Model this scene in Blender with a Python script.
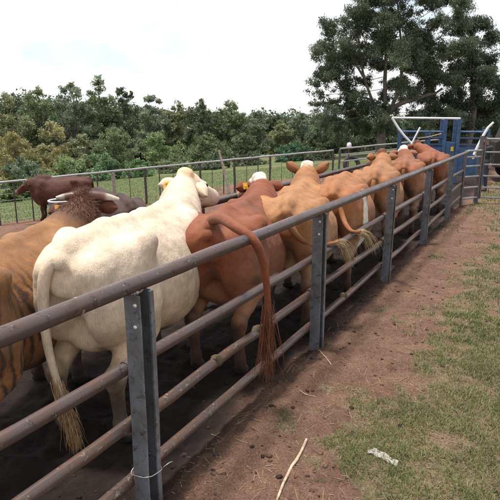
import bpy, math, random
import numpy as np
from mathutils import Vector, Matrix

for o in list(bpy.data.objects):
    bpy.data.objects.remove(o, do_unlink=True)
scene = bpy.context.scene
COL = scene.collection

# ------------------------------------------------------------------ camera
CAM_H = 2.3
PITCH = 0.2507
cam_data = bpy.data.cameras.new('camera')
cam = bpy.data.objects.new('camera', cam_data)
COL.objects.link(cam)
cam.location = (0, 0, CAM_H)
cam.rotation_euler = (math.pi / 2 - PITCH, 0, 0)
cam_data.sensor_width = 36.0
cam_data.lens = 36.0 * 510 / 500
cam_data.clip_end = 3000
cam_data.clip_start = 0.05
scene.camera = cam

# ------------------------------------------------------------------ light
ANG = 0.519                       # direction of the race fence, right of the view axis
SUN_EL = math.radians(79)
SUN_AZ = math.radians(-72)        # from +Y, positive to the right
sdir = Vector((math.sin(SUN_AZ) * math.cos(SUN_EL), math.cos(SUN_AZ) * math.cos(SUN_EL), math.sin(SUN_EL)))
sun_data = bpy.data.lights.new('sun', 'SUN')
sun_data.energy = 4.2
sun_data.angle = math.radians(8)
sun_data.color = (1.0, 0.955, 0.89)
sun = bpy.data.objects.new('sun', sun_data)
COL.objects.link(sun)
sun.location = (-20, 10, 40)
sun.rotation_euler = sdir.to_track_quat('Z', 'Y').to_euler()

world = bpy.data.worlds.new('World')
scene.world = world
world.use_nodes = True
wn, wl = world.node_tree.nodes, world.node_tree.links
wn.clear()
w_out = wn.new('ShaderNodeOutputWorld')
w_bg = wn.new('ShaderNodeBackground')
w_sky = wn.new('ShaderNodeTexSky')
w_sky.sky_type = 'NISHITA'
w_sky.sun_disc = False
w_sky.sun_elevation = SUN_EL
w_sky.sun_rotation = SUN_AZ
w_sky.dust_density = 2.0
w_tc = wn.new('ShaderNodeTexCoord')
w_map = wn.new('ShaderNodeMapping')
w_map.inputs['Scale'].default_value = (1.0, 1.0, 2.2)
w_map.inputs['Location'].default_value = (0.35, 0.2, 0.1)
w_noise = wn.new('ShaderNodeTexNoise')
w_noise.inputs['Scale'].default_value = 2.1
w_noise.inputs['Detail'].default_value = 7
w_noise.inputs['Roughness'].default_value = 0.55
w_ramp = wn.new('ShaderNodeValToRGB')
w_ramp.color_ramp.elements[0].position = 0.34
w_ramp.color_ramp.elements[0].color = (0.15, 0.15, 0.15, 1)
w_ramp.color_ramp.elements[1].position = 0.48
w_ramp.color_ramp.elements[1].color = (1, 1, 1, 1)
w_mix = wn.new('ShaderNodeMixRGB')
w_mix.inputs['Color2'].default_value = (12.6, 12.7, 12.8, 1)
wl.new(w_tc.outputs['Generated'], w_map.inputs['Vector'])
wl.new(w_map.outputs['Vector'], w_noise.inputs['Vector'])
wl.new(w_noise.outputs['Fac'], w_ramp.inputs['Fac'])
wl.new(w_ramp.outputs['Color'], w_mix.inputs['Fac'])
w_gain = wn.new('ShaderNodeMixRGB'); w_gain.blend_type = 'MULTIPLY'; w_gain.inputs['Fac'].default_value = 1.0
w_gain.inputs['Color2'].default_value = (2.3, 2.3, 2.1, 1)
wl.new(w_sky.outputs['Color'], w_gain.inputs['Color1'])
wl.new(w_gain.outputs['Color'], w_mix.inputs['Color1'])
wl.new(w_mix.outputs['Color'], w_bg.inputs['Color'])
w_bg.inputs['Strength'].default_value = 0.07
wl.new(w_bg.outputs['Background'], w_out.inputs['Surface'])

scene.view_settings.view_transform = 'Standard'
scene.view_settings.look = 'None'
scene.view_settings.gamma = 1.0
scene.view_settings.exposure = 0.42
scene.view_settings.use_curve_mapping = False

# ------------------------------------------------------------------ frame of the place
# s runs along the race fence, p to its left (cattle side); the origin is the second fence post
OX, OY = 0.652, 4.954
SA, CA = math.sin(ANG), math.cos(ANG)
GAP = 2.644                        # fence post spacing

def W(s, p):
    return OX + s * SA - p * CA, OY + s * CA + p * SA

def SP(x, y):
    rx, ry = x - OX, y - OY
    return rx * SA + ry * CA, -rx * CA + ry * SA

def view(u, dist):
    """ground position seen at column u (0..500) at a horizontal distance"""
    a = math.atan2((u - 250) * 1.0, 527.0)
    return dist * math.sin(a), dist * math.cos(a)

# ------------------------------------------------------------------ numpy noise
_rng0 = np.random.RandomState(7)
_perm = _rng0.rand(64 * 64 * 64).astype(np.float32)

def vnoise(x, y, z=0.0):
    x, y, z = np.broadcast_arrays(np.asarray(x, dtype=np.float64), np.asarray(y, dtype=np.float64), np.asarray(z, dtype=np.float64))
    xi, yi, zi = np.floor(x).astype(np.int64), np.floor(y).astype(np.int64), np.floor(z).astype(np.int64)
    fx, fy, fz = x - xi, y - yi, z - zi
    fx, fy, fz = [t * t * (3 - 2 * t) for t in (fx, fy, fz)]
    r = 0
    for dx in (0, 1):
        for dy in (0, 1):
            for dz in (0, 1):
                h = _perm[((xi + dx) & 63) * 4096 + ((yi + dy) & 63) * 64 + ((zi + dz) & 63)]
                r = r + h * (fx if dx else 1 - fx) * (fy if dy else 1 - fy) * (fz if dz else 1 - fz)
    return r

def fbm(x, y, z=0.0, oct=4):
    r, a, t = 0, 1.0, 0.0
    for i in range(oct):
        r = r + a * vnoise(np.asarray(x) * 2 ** i + 17.3 * i, np.asarray(y) * 2 ** i + 5.1 * i, np.asarray(z) * 2 ** i + 9.7 * i)
        t += a
        a *= 0.5
    return r / t

def sstep(a, b, x):
    t = np.clip((x - a) / (b - a), 0, 1)
    return t * t * (3 - 2 * t)

# ------------------------------------------------------------------ object helpers
def tag(o, label=None, cat=None, group=None, kind=None):
    if label: o['label'] = label
    if cat: o['category'] = cat
    if group: o['group'] = group
    if kind: o['kind'] = kind
    return o

def link(name, me, mat=None, parent=None):
    o = bpy.data.objects.new(name, me)
    COL.objects.link(o)
    if mat is not None and len(me.materials) == 0:
        me.materials.append(mat)
    if parent is not None:
        o.parent = parent
    return o

def empty(name, loc, rz=0.0):
    o = bpy.data.objects.new(name, None)
    o.empty_display_size = 0.2
    COL.objects.link(o)
    o.location = loc
    o.rotation_euler = (0, 0, rz)
    return o

def mesh_np(name, V, F, smooth=True, cols=None, extra=None):
    """V (n,3); F list of polygons or an int array (m,4)/(m,3)"""
    me = bpy.data.meshes.new(name)
    V = np.asarray(V, dtype=np.float32)
    if isinstance(F, np.ndarray):
        m, k = F.shape
        me.vertices.add(len(V)); me.vertices.foreach_set('co', V.ravel())
        me.loops.add(m * k); me.loops.foreach_set('vertex_index', F.astype(np.int32).ravel())
        me.polygons.add(m)
        me.polygons.foreach_set('loop_start', np.arange(0, m * k, k, dtype=np.int32))
        me.polygons.foreach_set('loop_total', np.full(m, k, dtype=np.int32))
        me.update(calc_edges=True)
    else:
        me.from_pydata([tuple(v) for v in V.tolist()], [], F)
    if smooth:
        me.polygons.foreach_set('use_smooth', np.ones(len(me.polygons), dtype=bool))
    if cols is not None:
        at = me.attributes.new('Col', 'FLOAT_COLOR', 'POINT')
        c4 = np.ones((len(V), 4), dtype=np.float32); c4[:, :3] = cols
        at.data.foreach_set('color', c4.ravel())
    if extra:
        for k, arr in extra.items():
            at = me.attributes.new(k, 'FLOAT', 'POINT')
            at.data.foreach_set('value', np.asarray(arr, dtype=np.float32))
    me.update()
    return me

class MB:
    """collects simple solids into one mesh"""
    def __init__(self):
        self.v, self.f, self.c = [], [], []
    def add(self, V, F, col=None):
        b = len(self.v)
        self.v += [tuple(map(float, q)) for q in V]
        self.f += [tuple(int(i) + b for i in q) for q in F]
        self.c += [col or (1, 1, 1)] * len(V)
        return self
    def box(self, c, s, rz=0.0, col=None, bev=0.0, M=None):
        hx, hy, hz = s[0] / 2, s[1] / 2, s[2] / 2
        b = min(bev, hx * .9, hy * .9, hz * .9)
        V, F = [], []
        if b <= 0:
            for z in (-hz, hz):
                V += [(-hx, -hy, z), (hx, -hy, z), (hx, hy, z), (-hx, hy, z)]
            F = [(3, 2, 1, 0), (4, 5, 6, 7), (0, 1, 5, 4), (1, 2, 6, 5), (2, 3, 7, 6), (3, 0, 4, 7)]
        else:
            def ring(z, i):
                x, y = hx - i, hy - i
                return [(-x + b, -y, z), (x - b, -y, z), (x, -y + b, z), (x, y - b, z), (x - b, y, z), (-x + b, y, z), (-x, y - b, z), (-x, -y + b, z)]
            for z, i in ((-hz, b * .8), (-hz + b, 0), (hz - b, 0), (hz, b * .8)):
                V += ring(z, i)
            for r in range(3):
                for k in range(8):
                    F.append((r * 8 + k, r * 8 + (k + 1) % 8, r * 8 + 8 + (k + 1) % 8, r * 8 + 8 + k))
            F.append(tuple(range(7, -1, -1))); F.append(tuple(range(24, 32)))
        cr, sr = math.cos(rz), math.sin(rz)
        out = []
        for x, y, z in V:
            if M is not None:
                q = M @ Vector((x, y, z)); x, y, z = q
                out.append((c[0] + x, c[1] + y, c[2] + z))
            else:
                out.append((c[0] + x * cr - y * sr, c[1] + x * sr + y * cr, c[2] + z))
        return self.add(out, F, col)
    def tube(self, pts, rad, n=10, caps=True, cols=None, flat=1.0, up=None):
        pts = [Vector(p) for p in pts]
        if not hasattr(rad, '__len__'): rad = [rad] * len(pts)
        V, F = [], []
        prev = None
        for i, p in enumerate(pts):
            t = (pts[min(i + 1, len(pts) - 1)] - pts[max(i - 1, 0)])
            if t.length < 1e-9: t = Vector((0, 0, 1))
            t.normalize()
            if prev is None:
                ref = Vector(up) if up else (Vector((0, 0, 1)) if abs(t.z) < .9 else Vector((1, 0, 0)))
                a = (ref - t * ref.dot(t)).normalized()
            else:
                a = (prev - t * prev.dot(t)).normalized()
            prev = a
            b = t.cross(a)
            for k in range(n):
                w = 2 * math.pi * k / n
                V.append(p + (a * math.cos(w) * flat + b * math.sin(w)) * rad[i])
        for i in range(len(pts) - 1):
            for k in range(n):
                F.append((i * n + k, i * n + (k + 1) % n, (i + 1) * n + (k + 1) % n, (i + 1) * n + k))
        if caps:
            F.append(tuple(range(n - 1, -1, -1)))
            F.append(tuple(range((len(pts) - 1) * n, len(pts) * n)))
        b0 = len(self.v)
        self.add(V, F)
        if cols is not None:
            for i in range(len(pts)):
                for k in range(n):
                    self.c[b0 + i * n + k] = cols[i]
        return self
    def lathe(self, prof, c=(0, 0, 0), n=20, col=None, sx=1.0):
        V, F = [], []
        for r, z in prof:
            for k in range(n):
                w = 2 * math.pi * k / n
                V.append((c[0] + r * math.cos(w) * sx, c[1] + r * math.sin(w), c[2] + z))
        for i in range(len(prof) - 1):
            for k in range(n):
                F.append((i * n + k, i * n + (k + 1) % n, (i + 1) * n + (k + 1) % n, (i + 1) * n + k))
        F.append(tuple(range(n - 1, -1, -1)))
        F.append(tuple(range((len(prof) - 1) * n, len(prof) * n)))
        return self.add(V, F, col)
    def build(self, name, mat, parent=None, smooth=False, col=False):
        me = bpy.data.meshes.new(name)
        me.from_pydata(self.v, [], self.f)
        if smooth:
            me.polygons.foreach_set('use_smooth', np.ones(len(me.polygons), dtype=bool))
            if smooth == 'auto':
                me.set_sharp_from_angle(angle=math.radians(40))
        if col:
            at = me.attributes.new('Col', 'FLOAT_COLOR', 'POINT')
            c4 = np.ones((len(self.v), 4), dtype=np.float32); c4[:, :3] = self.c
            at.data.foreach_set('color', c4.ravel())
        me.update()
        return link(name, me, mat, parent)

# ------------------------------------------------------------------ materials
class NT:
    def __init__(self, name):
        self.m = bpy.data.materials.new(name)
        self.m.use_nodes = True
        self.n, self.l = self.m.node_tree.nodes, self.m.node_tree.links
        self.b = self.n['Principled BSDF']
        self._tc = None
    def coord(self, scale=(1, 1, 1), kind='Object'):
        tc = self.n.new('ShaderNodeTexCoord')
        mp = self.n.new('ShaderNodeMapping')
        mp.inputs['Scale'].default_value = scale
        self.l.new(tc.outputs[kind], mp.inputs['Vector'])
        return mp.outputs['Vector']
    def noise(self, scale, detail=4, rough=.5, vec=None, dist=0.0):
        t = self.n.new('ShaderNodeTexNoise')
        t.inputs['Scale'].default_value = scale
        t.inputs['Detail'].default_value = detail
        t.inputs['Roughness'].default_value = rough
        t.inputs['Distortion'].default_value = dist
        self.l.new(vec if vec is not None else self.coord(), t.inputs['Vector'])
        return t.outputs['Fac']
    def ramp(self, fac, stops):
        r = self.n.new('ShaderNodeValToRGB')
        e = r.color_ramp.elements
        while len(e) < len(stops): e.new(0.5)
        for el, (p, c) in zip(e, stops):
            el.position = p
            el.color = (*c, 1) if hasattr(c, '__len__') else (c, c, c, 1)
        self.l.new(fac, r.inputs['Fac'])
        return r.outputs['Color']
    def attr(self, name, out='Color'):
        a = self.n.new('ShaderNodeAttribute'); a.attribute_name = name
        return a.outputs[out]
    def mix(self, a, b, fac, mode='MIX'):
        m = self.n.new('ShaderNodeMixRGB'); m.blend_type = mode
        for s, v in (('Fac', fac), ('Color1', a), ('Color2', b)):
            if hasattr(v, 'is_linked') or hasattr(v, 'links'): self.l.new(v, m.inputs[s])
            elif hasattr(v, '__len__'): m.inputs[s].default_value = (*v, 1)
            else: m.inputs[s].default_value = v if s == 'Fac' else (v, v, v, 1)
        return m.outputs['Color']
    def math(self, op, a, b=0.0):
        m = self.n.new('ShaderNodeMath'); m.operation = op
        for i, v in enumerate((a, b)):
            if hasattr(v, 'links'): self.l.new(v, m.inputs[i])
            else: m.inputs[i].default_value = v
        return m.outputs[0]
    def set(self, **kw):
        for k, v in kw.items():
            s = self.b.inputs[k.replace('_', ' ')]
            if hasattr(v, 'links'): self.l.new(v, s)
            elif hasattr(v, '__len__') and len(v) == 3: s.default_value = (*v, 1)
            else: s.default_value = v
    def bump(self, h, strength=.3, dist=.01, nrm=None):
        b = self.n.new('ShaderNodeBump')
        b.inputs['Strength'].default_value = strength
        b.inputs['Distance'].default_value = dist
        self.l.new(h, b.inputs['Height'])
        if nrm is not None: self.l.new(nrm, b.inputs['Normal'])
        self.l.new(b.outputs['Normal'], self.b.inputs['Normal'])
        return b.outputs['Normal']

def simple_mat(name, col, rough=.6, var=.25, scale=8, metal=0.0, bump=.1, dist=.004):
    t = NT(name)
    n = t.noise(scale, 6, .6)
    lo = tuple(c * (1 - var) for c in col); hi = tuple(min(1, c * (1 + var)) for c in col)
    t.set(Base_Color=t.ramp(n, [(.3, lo), (.7, hi)]), Roughness=rough, Metallic=metal)
    if bump: t.bump(t.noise(scale * 6, 4), bump, dist)
    return t.m

M = {}
t = NT('cattle_hide')
base = t.attr('Col')
n1 = t.noise(5, 5, .6); n2 = t.noise(22, 4, .6)
v = t.coord((95, 95, 14)); n3 = t.noise(1.6, 3, .6, v)
c = t.mix(base, t.ramp(n1, [(.3, .74), (.7, 1.22)]), .8, 'MULTIPLY')
c = t.mix(c, t.ramp(n2, [(.3, .82), (.7, 1.12)]), .7, 'MULTIPLY')
c = t.mix(c, t.ramp(n3, [(.3, .80), (.7, 1.15)]), .8, 'MULTIPLY')
t.set(Base_Color=c, Roughness=.62, Specular_IOR_Level=.22, Sheen_Weight=.04, Sheen_Roughness=.5)
nb = t.bump(n3, .55, .008)
t.bump(n2, .22, .02, nb)
M['hide'] = t.m

t = NT('hair')
base = t.attr('Col')
t.set(Base_Color=t.mix(base, t.ramp(t.noise(30, 2), [(.3, .7), (.7, 1.2)]), .8, 'MULTIPLY'), Roughness=.6)
M['hair'] = t.m

t = NT('horn'); t.set(Base_Color=t.mix(t.attr('Col'), t.ramp(t.noise(40, 3), [(.3, .75), (.7, 1.1)]), .8, 'MULTIPLY'), Roughness=.42)
t.bump(t.noise(1.5, 3, .5, t.coord((12, 12, 60))), .2, .003)
M['horn'] = t.m
M['eye'] = simple_mat('eye', (.012, .009, .008), .12, .2, 40, 0, 0)
M['tag_yellow'] = simple_mat('tag_yellow', (.72, .40, .03), .45, .12, 30, 0, .05)

def pipe_mat(name, base, rust, pale, pale_at=.66):
    t = NT(name)
    vec = t.coord((1, 1, 1))
    a = t.noise(3.5, 6, .65, vec); b = t.noise(17, 6, .7, vec); d = t.noise(55, 4, .7, vec)
    c = t.mix(base, rust, t.ramp(a, [(.40, 0), (.66, 1)]))
    c = t.mix(c, tuple(x * .35 for x in rust), t.ramp(b, [(.54, 0), (.66, .85)]))
    c = t.mix(c, pale, t.ramp(t.mix(b, d, .5), [(pale_at - .1, 0), (pale_at, .85)]))
    t.set(Base_Color=c, Metallic=.2, Roughness=t.ramp(a, [(.3, .24), (.7, .46)]), Specular_IOR_Level=.5)
    t.bump(t.mix(b, d, .5), .25, .004)
    return t.m
M['pipe'] = pipe_mat('weathered_pipe', (.080, .062, .064), (.085, .048, .038), (.30, .26, .25), .67)
M['pipe_low'] = pipe_mat('muddy_pipe', (.088, .062, .056), (.11, .06, .04), (.32, .27, .22), .645)
M['channel'] = pipe_mat('grey_steel_channel', (.185, .205, .235), (.095, .085, .082), (.40, .38, .36), .67)
M['weld'] = simple_mat('weld', (.34, .27, .24), .5, .4, 30, .3, .5)
M['bolt'] = simple_mat('bolt', (.62, .60, .57), .4, .2, 40, .5, .1)
M['galv'] = pipe_mat('dull_galvanised', (.33, .34, .36), (.24, .22, .21), (.55, .55, .55), .64)
M['galv_dark'] = pipe_mat('dark_galvanised', (.12, .12, .13), (.10, .075, .065), (.28, .28, .28), .64)
M['wire'] = simple_mat('wire', (.22, .22, .22), .5, .3, 20, .6, 0)
M['wood_post'] = simple_mat('old_post', (.30, .26, .22), .85, .45, 14, 0, .6, .01)
M['wood_dark'] = simple_mat('dark_post', (.075, .062, .055), .85, .4, 14, 0, .6, .01)
M['blue'] = simple_mat('blue_paint', (.036, .085, .185), .45, .4, 6, 0, .15)
M['blue_dark'] = simple_mat('dark_blue_paint', (.014, .033, .085), .5, .4, 6, 0, .15)
M['white_paint'] = simple_mat('white_paint', (.74, .74, .76), .4, .12, 8, 0, .1)
M['stick'] = simple_mat('dry_stick', (.42, .31, .22), .8, .45, 25, 0, .7, .004)
M['bark'] = simple_mat('eucalypt_bark', (.13, .105, .09), .85, .5, 3, 0, .7, .03)
M['bark_dark'] = simple_mat('dark_bark', (.10, .08, .068), .9, .4, 4, 0, .7, .03)

def leaf_mat(name, trans=.3):
    t = NT(name)
    base = t.attr('Col')
    c = t.mix(base, t.ramp(t.noise(1.3, 4), [(.3, .7), (.7, 1.25)]), .8, 'MULTIPLY')
    t.set(Base_Color=c, Roughness=.5, Specular_IOR_Level=.35)
    tr = t.n.new('ShaderNodeBsdfTranslucent'); t.l.new(c, tr.inputs['Color'])
    mx = t.n.new('ShaderNodeMixShader'); mx.inputs['Fac'].default_value = trans
    out = t.n['Material Output']
    t.l.new(t.b.outputs['BSDF'], mx.inputs[1]); t.l.new(tr.outputs['BSDF'], mx.inputs[2])
    t.l.new(mx.outputs['Shader'], out.inputs['Surface'])
    return t.m
M['leaf'] = leaf_mat('foliage', .38)
M['grass'] = leaf_mat('grass_blades', .3)
# ------------------------------------------------------------------ terrain
def ground_z(x, y):
    """level along the race, falling away towards the left and back"""
    s, p = SP(np.asarray(x, dtype=float), np.asarray(y, dtype=float))
    q = np.clip(p - 2.2, 0, None)
    z = -0.09 * (q * q / (q + 1.2))
    z = np.where(p > 70, z * 0 - 0.09 * (67.8 * 67.8 / 69.0), z)
    z = z + .05 * (fbm(x * .25, y * .25, 3.3, 3) - .5) * np.clip((p - 1) / 6, 0, 1)
    return z

def gz(x, y):
    return float(ground_z(np.array([x]), np.array([y]))[0])

def grass_mask(x, y):
    s, p = SP(x, y)
    n = fbm(x * .9, y * .9, 1.7, 4); m = fbm(x * 3.4, y * 3.4, 8.2, 3); k = fbm(x * .3, y * .3, 4.4, 2)
    edge = -0.42 - .04 * np.clip(s, -3, 4)
    right = sstep(0, 1.0, (edge - p)) * .66 + sstep(.4, 2.6, edge - p) * .42 + (n - .5) * 1.7 + (m - .5) * 1.1 + (k - .5) * .5
    tuft = fbm(x * 9, y * 9, 2.9, 2)
    right = np.clip(right + (tuft - .5) * 1.1, 0, 1) * sstep(.12, .42, -p)
    # little tufts at the foot of the fence
    right = np.maximum(right, np.clip((m - .66) * 5, 0, .8) * sstep(.1, .3, -p) * sstep(-.9, -.4, p))
    # the green corner by the end panel
    right = np.maximum(right, sstep(7.0, 10.0, s) * sstep(.05, .35, -p) * np.clip(.62 + (n - .5) * 1.5, 0, 1))
    back = sstep(-.6, .9, p - (14.7 - .508 * s + 3.6 * sstep(10.5, 15, s)) + (n - .5) * 2.4 + (m - .5)) * np.clip(.75 + (n - .5), 0, 1)
    back = back * (p > 4)
    return np.where(p > 2.5, back, right)

def axis(fine0, fine1, step, far0, far1):
    a = list(np.arange(fine0, fine1, step))
    lo, hi, d = fine0, a[-1], step
    left, right = [], []
    while lo > far0:
        d *= 1.10; lo -= d; left.append(lo)
    d = step
    while hi < far1:
        d *= 1.10; hi += d; right.append(hi)
    return np.array(left[::-1] + a + right)

gx = axis(-2.6, 7.2, .036, -900, 900)
gy = axis(1.2, 12.5, .036, -60, 1500)
GX, GY = np.meshgrid(gx, gy, indexing='xy')
GZ = ground_z(GX, GY)
Sg, Pg = SP(GX, GY)
gm = grass_mask(GX, GY)
near = sstep(26, 12, np.hypot(GX, GY))
clod = (fbm(GX * 5, GY * 5, 2.2, 4) - .5) * .055 + (fbm(GX * 13, GY * 13, 6.2, 2) - .5) * .050
trod = (fbm(GX * 4.2, GY * 4.2, 11.0, 4) - .5) * .16 * sstep(.1, -.35, -Pg) * sstep(14, 9, Pg)
lump = (fbm(GX * 1.3, GY * 1.3, 5.0, 3) - .5) * .07
GZ = GZ + near * (clod * (1 - .35 * gm) + trod + lump * sstep(0, .5, -Pg)) - .01
# churned strip under the rails sits a little lower than the walked ground beside it
GZ = GZ - near * .035 * np.exp(-((Pg - .25) / .35) ** 2)
nx, ny = len(gx), len(gy)
ii = np.arange(nx * ny).reshape(ny, nx)
F = np.stack([ii[:-1, :-1].ravel(), ii[:-1, 1:].ravel(), ii[1:, 1:].ravel(), ii[1:, :-1].ravel()], 1)
Vt = np.stack([GX.ravel(), GY.ravel(), GZ.ravel()], 1)
mud_shade = sstep(.25, -.15, -Pg + (fbm(GX * 2, GY * 2, 1.0, 3) - .5) * .5) * sstep(4.2, 2.4, Pg + (fbm(GX, GY, 2.0, 3) - .5) * 1.4)  # pen floor mask: trodden mud plus painted shade below the cattle
me = mesh_np('ground', Vt, F, True, None, {'grass': gm.ravel(), 'mud_shade': mud_shade.ravel(), 'lush': (gm * (Pg > 2.5)).ravel()})

t = NT('earth_and_grass')
vec = t.coord((1, 1, 1))
a = t.noise(2.2, 7, .62, vec); b = t.noise(13, 6, .65, vec); d = t.noise(70, 5, .7, vec); e = t.noise(.5, 4, .5, vec)
dirt = t.ramp(t.mix(a, b, .5), [(.32, (.088, .047, .032)), (.5, (.165, .092, .063)), (.68, (.245, .150, .104))])
dirt = t.mix(dirt, (.055, .034, .028), t.ramp(b, [(.56, 0), (.70, .75)]))
dirt = t.mix(dirt, t.ramp(d, [(.32, .42), (.5, 1.0), (.68, 1.45)]), .9, 'MULTIPLY')
straw = t.ramp(d, [(.35, (.15, .11, .07)), (.65, (.34, .26, .17))])
green = t.ramp(t.mix(b, d, .5), [(.35, (.038, .055, .018)), (.55, (.075, .105, .033)), (.7, (.12, .15, .055))])
turf = t.mix(green, straw, t.ramp(t.mix(a, b, .5), [(.38, 0), (.56, .7)]))
turf = t.mix(turf, dirt, t.ramp(d, [(.40, .75), (.62, .1)]))
turf = t.mix(turf, t.ramp(t.mix(a, b, .5), [(.35, (.075, .105, .035)), (.65, (.135, .165, .065))]), t.attr('lush', 'Fac'))
g = t.attr('grass', 'Fac')
gf = t.math('ADD', g, t.math('MULTIPLY', t.math('SUBTRACT', t.mix(b, d, .45), .5), 1.7))
gf = t.ramp(gf, [(.30, 0), (.62, 1)])
c = t.mix(dirt, turf, gf)
mud_shade_col = t.ramp(t.mix(a, b, .5), [(.35, (.010, .007, .006)), (.65, (.030, .020, .016))])  # wet earth colour taken near black, with the under-cow shade painted in
c = t.mix(c, mud_shade_col, t.attr('mud_shade', 'Fac'))
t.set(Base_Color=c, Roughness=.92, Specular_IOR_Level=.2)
nb = t.bump(d, .9, .018)
t.bump(b, .6, .05, nb)
M['earth'] = t.m
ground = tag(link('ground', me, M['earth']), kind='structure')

# ------------------------------------------------------------------ grass, straw and clods (nobody could count them)
rng = np.random.RandomState(11)

def surf_z(x, y):
    ix = np.clip(np.searchsorted(gx, x) - 1, 0, nx - 2); iy = np.clip(np.searchsorted(gy, y) - 1, 0, ny - 2)
    tx = (x - gx[ix]) / (gx[ix + 1] - gx[ix]); ty = (y - gy[iy]) / (gy[iy + 1] - gy[iy])
    return (GZ[iy, ix] * (1 - tx) + GZ[iy, ix + 1] * tx) * (1 - ty) + (GZ[iy + 1, ix] * (1 - tx) + GZ[iy + 1, ix + 1] * tx) * ty

def blades(x, y, L, Wd, cols, lean=.8):
    n = len(x)
    z = surf_z(x, y) - .004
    az = rng.rand(n) * 6.283
    bend = (.25 + rng.rand(n) * lean)
    dx, dy = np.cos(az), np.sin(az)
    sx, sy = -dy * Wd, dx * Wd
    V = np.zeros((n, 5, 3))
    for k, (f, wk) in enumerate(((0, 1), (0, -1), (.55, .75), (.55, -.75), (1, 0))):
        V[:, k, 0] = x + dx * L * bend * f * f + sx * wk
        V[:, k, 1] = y + dy * L * bend * f * f + sy * wk
        V[:, k, 2] = z + L * f * np.clip(1 - .45 * bend * f, .15, 1)
    base = (np.arange(n) * 5)[:, None]
    F = np.concatenate([base + np.array([0, 1, 3]), base + np.array([0, 3, 2]), base + np.array([2, 3, 4])])
    C = np.repeat(cols[:, None, :], 5, 1)
    return V.reshape(-1, 3), F, C.reshape(-1, 3)

def scatter_grass(n, x0, x1, y0, y1, cond, L0, L1, wd, thin=1.0):
    x = x0 + rng.rand(n) * (x1 - x0); y = y0 + rng.rand(n) * (y1 - y0)
    g = grass_mask(x, y) + (fbm(x * 7, y * 7, 3.1, 2) - .5) * .9
    keep = cond(x, y) & (rng.rand(n) < np.clip((g - .30) * 1.35, 0, 1) * thin)
    x, y, g = x[keep], y[keep], g[keep]
    m = len(x)
    L = (L0 + rng.rand(m) ** 2 * (L1 - L0)) * np.clip(.6 + g * .6, .5, 1.3)
    tone = rng.rand(m, 1)
    green = np.array([.066, .104, .025]) * (1 - tone) + np.array([.135, .175, .05]) * tone
    dry = np.array([.24, .19, .105]) * (.65 + .7 * tone)
    isdry = (rng.rand(m) < np.clip(.72 - .5 * fbm(x * 1.1, y * 1.1, 7.7, 3) - .25 * (g - .6), .15, .75))[:, None]
    return blades(x, y, L, wd * (.7 + .6 * rng.rand(m)), np.where(isdry, dry, green))

def join(parts):
    vs, fs, cs, b = [], [], [], 0
    for V, F, C in parts:
        vs.append(V); fs.append(F + b); cs.append(C); b += len(V)
    return np.concatenate(vs), np.concatenate(fs), np.concatenate(cs)

inside = lambda x, y: (SP(x, y)[1] < -.1)
V1, F1, C1 = join([
    scatter_grass(210000, -.4, 3.6, 1.6, 6.0, inside, .018, .060, .0022),
    scatter_grass(150000, .6, 7.0, 5.0, 10.5, inside, .03, .085, .0035),
    scatter_grass(90000, 2.5, 13, 10, 19, inside, .05, .13, .007)])
go = link('grass', mesh_np('grass', V1, F1, False, C1), M['grass'])
tag(go, 'short patchy grass and dry stalks on the trodden earth right of the fence', 'grass', kind='stuff')

# dry stalks lying about
n = 9000
x = -.5 + rng.rand(n) ** 1.2 * 9; y = 1.6 + rng.rand(n) ** 1.3 * 11
ok = SP(x, y)[1] < .05
x, y = x[ok], y[ok]; n = len(x)
L = .025 + rng.rand(n) ** 3 * .14; wd = .0011 + rng.rand(n) * .0012; az = rng.rand(n) * 6.283
z = surf_z(x, y) + .006
V = np.zeros((n, 4, 3)); dx, dy = np.cos(az), np.sin(az)
for k, (e, w) in enumerate(((-.5, 1), (-.5, -1), (.5, -1), (.5, 1))):
    V[:, k, 0] = x + dx * L * e - dy * wd * w; V[:, k, 1] = y + dy * L * e + dx * wd * w
V[:, :, 2] = np.maximum(surf_z(V[:, :, 0], V[:, :, 1]) + .005, 0 * V[:, :, 0] + z[:, None] - .012)
F = (np.arange(n) * 4)[:, None] + np.arange(4)
cc = np.repeat((np.array([.34, .26, .16]) * (.5 + .8 * rng.rand(n, 1)))[:, None, :], 4, 1).reshape(-1, 3)
tag(link('straw', mesh_np('straw', V.reshape(-1, 3), F, False, cc), M['grass']), 'dry straw stalks scattered over the brown dirt beside the fence', 'straw', kind='stuff')

# crumbs and clods of earth
def rock_unit(seed):
    r = random.Random(seed)
    v = []
    for q in range(3):
        z = (-.5, .25, .8)[q]; rr = (.85, 1.0, .5)[q]
        for k in range(6):
            w = k * math.pi / 3 + q * .5 + r.uniform(-.25, .25); j = r.uniform(.75, 1.2)
            v.append((math.cos(w) * rr * j, math.sin(w) * rr * j, z + r.uniform(-.15, .15)))
    v.append((0, 0, 1.0))
    f = [(q * 6 + k, q * 6 + (k + 1) % 6, q * 6 + 6 + (k + 1) % 6, q * 6 + 6 + k) for q in range(2) for k in range(6)]
    tri = []
    for a_, b_, c_, d_ in f: tri += [(a_, b_, c_), (a_, c_, d_)]
    tri += [(12 + k, 12 + (k + 1) % 6, 18) for k in range(6)]
    return np.array(v), np.array(tri)
parts = []
units = [rock_unit(i) for i in range(6)]
n = 15000
x = -1.2 + rng.rand(n) ** 1.25 * 8.5; y = 1.5 + rng.rand(n) ** 1.3 * 10
s_, p_ = SP(x, y)
ok = (p_ < 1.2) & (rng.rand(n) < np.clip(1.15 - grass_mask(x, y), .12, 1))
x, y, p_ = x[ok], y[ok], p_[ok]; n = len(x)
zz = surf_z(x, y); sz = .0020 + rng.rand(n) ** 7 * .024
w = rng.rand(n) * 6.283; cw, sw = np.cos(w)[:, None], np.sin(w)[:, None]; tone = rng.rand(n, 1)
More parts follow.
